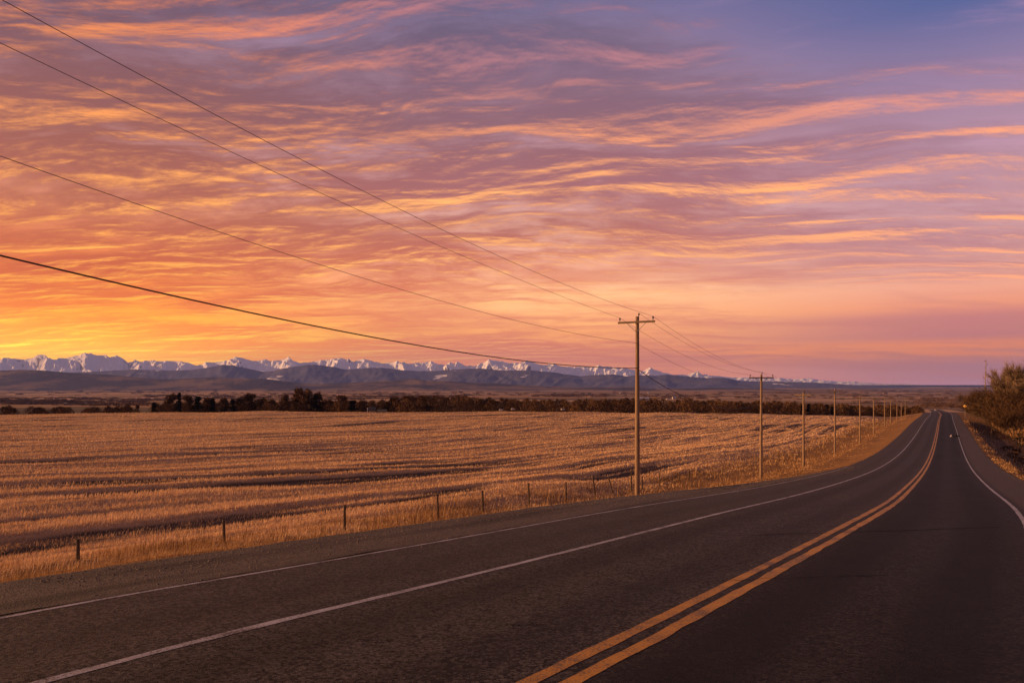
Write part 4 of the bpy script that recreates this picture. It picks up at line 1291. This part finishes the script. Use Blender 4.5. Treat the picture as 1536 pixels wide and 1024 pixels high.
def build_mountains():
    # snow peaks
    m, nt = mat('snow_and_rock')
    geo = N(nt, 'ShaderNodeNewGeometry'); P = geo.outputs['Position']; nz = N(nt, 'ShaderNodeSeparateXYZ', ins={0: geo.outputs['Normal']}).outputs[2]
    pz = N(nt, 'ShaderNodeSeparateXYZ', ins={0: P}).outputs[2]
    nn = noise(nt, mapping(nt, P, (1 / 420, 1 / 900, 1 / 300)), 1.0, 8, .68)
    rock = smooth_n(nt, math_n(nt, 'ADD', nz, math_n(nt, 'MULTIPLY', math_n(nt, 'SUBTRACT', nn, .5), .55)), .42, .55)
    tree = smooth_n(nt, math_n(nt, 'ADD', pz, math_n(nt, 'MULTIPLY', math_n(nt, 'SUBTRACT', nn, .5), 300.0)), -190, 0)
    c = mixc(nt, rock, (.16, .13, .13, 1), (.93, .91, .92, 1))
    c = mixc(nt, tree, (.05, .042, .045, 1), c)
    principled(nt, c, .9, .1)
    me = range_mesh('mountains', SNOW, 19900, 21800, 24000, -60, -300, 1600, 1.0, 110, 760, 36, 501, -150, True, 1.2)
    tag(link('mountains', me, m), kind='structure')
    # forested foothills
    def forest(name, c0, c1, clear, s, grass):
        m, nt = mat(name)
        geo = N(nt, 'ShaderNodeNewGeometry'); P = geo.outputs['Position']
        n1 = noise(nt, mapping(nt, P, (1 / s, 1 / (s * 1.4), 1 / (s * .35))), 1.0, 8, .66)
        n2 = noise(nt, mapping(nt, P, (1 / 130, 1 / 130, 1 / 60)), 1.0, 5, .7)
        c = mixc(nt, n2, (*c0, 1), (*c1, 1))
        n3 = noise(nt, mapping(nt, P, (1 / (s * .9), 1 / (s * 2), 1 / 200), (0, 0, 0), (3, 7, 1)), 1.0, 5, .55)
        c = mixc(nt, smooth_n(nt, n1, .44, .60), c, (*grass, 1))
        if clear: c = mixc(nt, smooth_n(nt, n3, .63, .66), c, (.72, .68, .68, 1))
        principled(nt, c, .95, .05, bump(nt, n2, .6, 25))
        return m
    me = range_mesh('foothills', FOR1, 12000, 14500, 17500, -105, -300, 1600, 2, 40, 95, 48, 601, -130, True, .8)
    tag(link('foothills', me, forest('far_forest_hazed', (.086, .090, .150), (.118, .118, .185), True, 900, (.135, .125, .160))), kind='structure')  # blue of the distant haze is painted into these forest colours
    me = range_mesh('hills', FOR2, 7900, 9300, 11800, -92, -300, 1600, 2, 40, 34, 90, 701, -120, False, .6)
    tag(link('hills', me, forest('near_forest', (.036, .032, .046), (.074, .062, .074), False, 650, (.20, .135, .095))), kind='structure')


# sky, light, air ---------------------------------------------------------
SUN_AZ, SUN_EL = -87.0, 11.0
OVERHEAD = (118, 94, 100)


def build_world():
    w = bpy.data.worlds.new('World'); SC.world = w; w.use_nodes = True
    nt = w.node_tree; nt.nodes.clear()
    tc = N(nt, 'ShaderNodeTexCoord')
    sp = N(nt, 'ShaderNodeSeparateXYZ', ins={0: tc.outputs['Generated']})
    X, Y, Z = sp.outputs
    el = math_n(nt, 'MULTIPLY', math_n(nt, 'ARCSINE', Z), 57.2958)          # degrees above the horizon
    az = math_n(nt, 'MULTIPLY', math_n(nt, 'ARCTAN2', X, Y), 57.2958)        # degrees right of the view
    elp = math_n(nt, 'MAXIMUM', el, 0.0)
    # 0..90 degrees on 0..1, spread out towards the horizon
    e = math_n(nt, 'POWER', math_n(nt, 'DIVIDE', elp, 90.0), .5)
    pos = lambda d: (d / 90.0) ** .5

    def table(L, C, R):
        rs = []
        for T in (L, C, R):
            rs.append(ramp(nt, e, [(pos(d), srgb(*c)) for d, c in T]))
        f1 = smooth_n(nt, az, -30, 2); f2 = smooth_n(nt, az, 2, 33)
        return mixc(nt, f2, mixc(nt, f1, rs[0], rs[1]), rs[2])

    gap = table([(0, (255, 205, 0)), (1.5, (255, 222, 0)), (3.2, (255, 192, 0)), (5, (252, 150, 8)), (8, (236, 126, 40)), (12, (216, 134, 92)), (16, (208, 150, 142)), (20, (180, 136, 146)), (25, (136, 112, 136)), (40, (80, 85, 130)), (90, (55, 68, 118))],
                [(0, (235, 138, 85)), (2, (246, 146, 78)), (4, (252, 168, 92)), (7, (255, 188, 128)), (9, (238, 170, 136)), (12, (226, 168, 146)), (15, (210, 160, 156)), (19, (184, 140, 150)), (23, (156, 122, 140)), (27, (116, 104, 138)), (40, (75, 85, 135)), (90, (50, 65, 118))],
                [(0, (166, 112, 122)), (1.2, (172, 112, 116)), (1.9, (218, 124, 82)), (2.6, (222, 126, 80)), (3.1, (184, 110, 104)), (4.4, (190, 112, 106)), (5.2, (226, 140, 104)), (6.5, (226, 154, 126)), (8, (208, 150, 138)), (11, (192, 144, 146)), (14, (178, 136, 148)), (18, (154, 122, 144)), (21, (122, 108, 144)), (24, (80, 90, 138)), (28, (62, 82, 134)), (90, (45, 60, 112))])
    shade = table([(0, (250, 168, 0)), (3, (246, 134, 0)), (5, (222, 104, 18)), (8, (188, 86, 38)), (12, (168, 92, 64)), (16, (146, 84, 70)), (20, (126, 80, 80)), (25, (98, 72, 86)), (90, (60, 60, 90))],
                  [(0, (216, 122, 86)), (3, (210, 116, 82)), (7, (216, 124, 86)), (9, (194, 106, 80)), (12, (168, 98, 86)), (15, (154, 96, 98)), (19, (134, 92, 100)), (23, (114, 88, 108)), (27, (96, 86, 112)), (90, (55, 60, 95))],
                  [(0, (168, 106, 106)), (3, (178, 108, 100)), (6, (198, 126, 112)), (10, (170, 118, 124)), (14, (154, 108, 120)), (18, (140, 102, 120)), (23, (106, 92, 120)), (90, (55, 60, 95))])
    lit = table([(0, (255, 235, 70)), (3, (255, 222, 40)), (5, (255, 186, 36)), (8, (255, 168, 60)), (12, (255, 168, 80)), (16, (252, 162, 80)), (20, (250, 150, 74)), (25, (232, 130, 76)), (90, (150, 110, 120))],
                [(0, (255, 166, 96)), (4, (255, 178, 96)), (7, (255, 194, 122)), (10, (255, 178, 100)), (14, (255, 174, 102)), (19, (242, 152, 100)), (23, (196, 126, 124)), (27, (158, 110, 128)), (90, (110, 95, 120))],
                [(0, (222, 140, 112)), (3, (240, 150, 98)), (6, (242, 158, 118)), (10, (250, 164, 110)), (14, (250, 162, 108)), (18, (232, 146, 116)), (23, (156, 112, 134)), (90, (100, 90, 115))])
    # cloud sheet: the view direction meets a high flat layer; streaks run towards the far left horizon
    k = math_n(nt, 'DIVIDE', 1.0, math_n(nt, 'ADD', math_n(nt, 'MAXIMUM', Z, 0.0), .12))
    px = math_n(nt, 'MULTIPLY', X, k); py = math_n(nt, 'MULTIPLY', Y, k)
    pl = N(nt, 'ShaderNodeCombineXYZ', ins={0: px, 1: py, 2: 0.0}).outputs[0]
    wob = noise(nt, mapping(nt, pl, (.45, .55, 1)), 1.0, 3, .5)
    wv = N(nt, 'ShaderNodeCombineXYZ', ins={0: 0.0, 1: math_n(nt, 'MULTIPLY', math_n(nt, 'SUBTRACT', wob, .5), 1.0), 2: 0.0}).outputs[0]
    rw = N(nt, 'ShaderNodeVectorMath', operation='ADD', ins={0: pl, 1: wv}).outputs[0]

    def layer(rotdeg, sx, sy, off, detail, rough, dist, dv=.16):
        r_ = mapping(nt, rw, (1, 1, 1), (0, 0, math.radians(rotdeg)))
        v0 = mapping(nt, r_, (sx, sy, 1), (0, 0, 0), off)
        v1 = mapping(nt, r_, (sx, sy, 1), (0, 0, 0), (off[0], off[1] + dv, off[2]))
        return noise(nt, v0, 1.0, detail, rough, dist), noise(nt, v1, 1.0, detail, rough, dist)

    def pair(fac, p, q):
        o = []
        for u, v in zip(p, q):
            m_ = nt.nodes.new('ShaderNodeMix'); m_.data_type = 'FLOAT'
            nt.links.new(fac, m_.inputs[0]); nt.links.new(u, m_.inputs[2]); nt.links.new(v, m_.inputs[3]); o.append(m_.outputs[0])
        return o
    side = smooth_n(nt, az, 0, 22)
    A0, A1 = pair(side, layer(4, 1.0, 2.9, (1.3, 4.2, 0), 8, .62, .35), layer(17, .34, 2.3, (1.3, 4.2, 0), 7, .56, .2))
    B0, B1 = pair(side, layer(-2, 2.6, 6.0, (7.1, 2.2, 3), 6, .64, .4), layer(17, 1.1, 5.0, (7.1, 2.2, 3), 6, .60, .25))
    C0, C1 = layer(2, 7.0, 15.0, (3.1, 5.2, 8), 5, .65, .3)
    big = noise(nt, mapping(nt, rw, (.30, .75, 1), (0, 0, .1), (2.2, .7, 5)), 1.0, 3, .5)
    dens = math_n(nt, 'ADD', math_n(nt, 'MULTIPLY', A0, .52), math_n(nt, 'ADD', math_n(nt, 'MULTIPLY', B0, .30), math_n(nt, 'MULTIPLY', big, .30)))
    dens = math_n(nt, 'ADD', dens, math_n(nt, 'MULTIPLY', math_n(nt, 'SUBTRACT', C0, .5), .16))
    # coverage thins out to the right and low over the horizon at the centre
    cov = math_n(nt, 'ADD', math_n(nt, 'MULTIPLY', smooth_n(nt, az, 2, 34), -.075), .065)
    lowc = math_n(nt, 'MULTIPLY', math_n(nt, 'MULTIPLY', smooth_n(nt, el, 9.0, 5.0), smooth_n(nt, az, -26, -4)), -.08)
    bank = math_n(nt, 'MULTIPLY', smooth_n(nt, el, 4.6, 3.0), math_n(nt, 'MULTIPLY_ADD', side, -.085, .115))
    clear = math_n(nt, 'MULTIPLY', smooth_n(nt, math_n(nt, 'MULTIPLY_ADD', az, .45, el), 27.5, 36.5), -.11)
    dens = math_n(nt, 'ADD', math_n(nt, 'ADD', math_n(nt, 'ADD', dens, clear), bank), math_n(nt, 'ADD', cov, lowc))
    cm = smooth_n(nt, dens, .47, .66)
    edge = math_n(nt, 'ADD', math_n(nt, 'MULTIPLY', math_n(nt, 'SUBTRACT', A0, A1), .9), math_n(nt, 'ADD', math_n(nt, 'MULTIPLY', math_n(nt, 'SUBTRACT', B0, B1), .5), math_n(nt, 'MULTIPLY', math_n(nt, 'SUBTRACT', C0, C1), .22)))
    edge = math_n(nt, 'MULTIPLY', edge, math_n(nt, 'MULTIPLY_ADD', side, .7, 1.0))
    lm = smooth_n(nt, edge, -.04, .20)
    mass = noise(nt, mapping(nt, rw, (.55, 1.5, 1), (0, 0, .05), (9.2, 3.7, 1)), 1.0, 4, .55)
    lm = math_n(nt, 'MULTIPLY', lm, smooth_n(nt, dens, .47, .60))
    lm = math_n(nt, 'MULTIPLY', lm, math_n(nt, 'MAXIMUM', smooth_n(nt, el, 3.0, 6.5), math_n(nt, 'MULTIPLY_ADD', side, -.7, .8)))
    col = mixc(nt, cm, gap, shade)
    col = mixc(nt, math_n(nt, 'MULTIPLY', smooth_n(nt, mass, .48, .66), .62), col, shade)
    col = mixc(nt, math_n(nt, 'MULTIPLY', lm, math_n(nt, 'MULTIPLY_ADD', smooth_n(nt, mass, .68, .46), .42, .58)), col, lit)
    # pale pinkish breaks where the sheet is thin
    br = math_n(nt, 'MULTIPLY', smooth_n(nt, dens, .53, .45), math_n(nt, 'MULTIPLY', smooth_n(nt, B0, .45, .7), smooth_n(nt, el, 6, 11)))
    col = mixc(nt, math_n(nt, 'MULTIPLY', br, .5), col, mixc(nt, side, srgb(228, 168, 172), srgb(196, 142, 168)))
    # the rest of the sky, overhead and behind, is an unseen even tone set for the ambient light
    over = math_n(nt, 'MAXIMUM', smooth_n(nt, el, 31, 50), smooth_n(nt, math_n(nt, 'ABSOLUTE', az), 60, 110))
    col = mixc(nt, math_n(nt, 'MULTIPLY', over, .8), col, srgb(*OVERHEAD))
    # the glow of the low sunset
    tau = math_n(nt, 'DIVIDE', .021, math_n(nt, 'ADD', math_n(nt, 'MAXIMUM', Z, 0.0), .035))
    glow = math_n(nt, 'MULTIPLY', math_n(nt, 'SUBTRACT', math_n(nt, 'EXPONENT', tau), 1.0), math_n(nt, 'MULTIPLY_ADD', smooth_n(nt, az, -8, -31), .65, .62))
    gm = math_n(nt, 'MULTIPLY', math_n(nt, 'ADD', 1.12, glow), .88)
    col = N(nt, 'ShaderNodeVectorMath', operation='SCALE', ins={0: col, 'Scale': gm}).outputs[0]
    # the place where the sun went down
    q1 = math_n(nt, 'POWER', math_n(nt, 'DIVIDE', math_n(nt, 'SUBTRACT', az, -32.0), 8.5), 2.0)
    q2 = math_n(nt, 'POWER', math_n(nt, 'DIVIDE', math_n(nt, 'SUBTRACT', el, 1.0), 2.7), 2.0)
    ga = math_n(nt, 'EXPONENT', math_n(nt, 'MULTIPLY', math_n(nt, 'ADD', q1, q2), -1.0))
    ga = math_n(nt, 'MULTIPLY', ga, math_n(nt, 'MULTIPLY_ADD', dens, -1.6, 1.7))
    gl = N(nt, 'ShaderNodeVectorMath', operation='SCALE', ins={0: (.80, .62, .03), 'Scale': ga}).outputs[0]
    col = N(nt, 'ShaderNodeVectorMath', operation='ADD', ins={0: col, 1: gl}).outputs[0]
    # below the horizon: dim earth tone, never seen
    col = mixc(nt, smooth_n(nt, el, -.5, -4.0), col, (.05, .035, .03, 1))
    sky = N(nt, 'ShaderNodeTexSky'); sky.sky_type = 'NISHITA'; sky.sun_disc = False
    sky.sun_elevation = math.radians(SUN_EL); sky.sun_rotation = math.radians(SUN_AZ)
    sky.altitude = 1000; sky.air_density = 1.0; sky.dust_density = 1.5
    b1 = N(nt, 'ShaderNodeBackground', ins={'Color': sky.outputs[0], 'Strength': .05})
    b2 = N(nt, 'ShaderNodeBackground', ins={'Color': col, 'Strength': 1.0})
    mx = N(nt, 'ShaderNodeMixShader', ins={0: .93, 1: b1.outputs[0], 2: b2.outputs[0]})
    N(nt, 'ShaderNodeOutputWorld', ins={0: mx.outputs[0]})


def build_light():
    l = bpy.data.lights.new('sun', 'SUN'); l.energy = 5.0; l.angle = math.radians(.6); l.color = (1.0, .52, .22)
    o = bpy.data.objects.new('sun', l); COL.objects.link(o)
    a, e = math.radians(SUN_AZ), math.radians(SUN_EL)
    from mathutils import Vector
    d = Vector((math.sin(a) * math.cos(e), math.cos(a) * math.cos(e), math.sin(e)))
    o.rotation_euler = d.to_track_quat('Z', 'Y').to_euler()


def build_haze():
    m, nt = mat('haze')
    v = N(nt, 'ShaderNodeVolumePrincipled', ins={'Color': (.24, .36, 1.0, 1), 'Density': 2.5e-5, 'Anisotropy': .1})
    o_ = nt.nodes.new('ShaderNodeOutputMaterial'); nt.links.new(v.outputs[0], o_.inputs['Volume'])
    b = MB(); b.box((0, 0, 355), (52000, 52000, 1110)); o = b.build('haze', m)
    tag(o, 'thin evening haze filling the valley air', 'haze', kind='stuff')


def build_camera():
    c = bpy.data.cameras.new('camera'); o = bpy.data.objects.new('camera', c); COL.objects.link(o)
    o.rotation_euler = (math.pi / 2, 0, 0)
    c.sensor_width = 36; c.lens = F / 1536 * 36
    c.shift_y = (HY - 512) / 1536
    c.clip_start = .1; c.clip_end = 80000
    SC.camera = o


import time
_t = time.time()
for f in (build_ground, build_road, build_grass, build_stones, build_poles, build_wires, build_fence, build_trees, build_farms, build_car, build_debris,
          build_right_pole, build_sign, build_mountains, build_world, build_light, build_haze, build_camera):
    f(); print(f.__name__, round(time.time() - _t, 1))
SC.view_settings.view_transform = 'Standard'; SC.view_settings.look = 'None'
SC.view_settings.exposure = .45; SC.view_settings.gamma = 1
SC.cycles.use_denoising = True
SC.cycles.max_bounces = 5; SC.cycles.diffuse_bounces = 3; SC.cycles.glossy_bounces = 2; SC.cycles.transmission_bounces = 2
SC.cycles.volume_bounces = 0; SC.cycles.transparent_max_bounces = 4
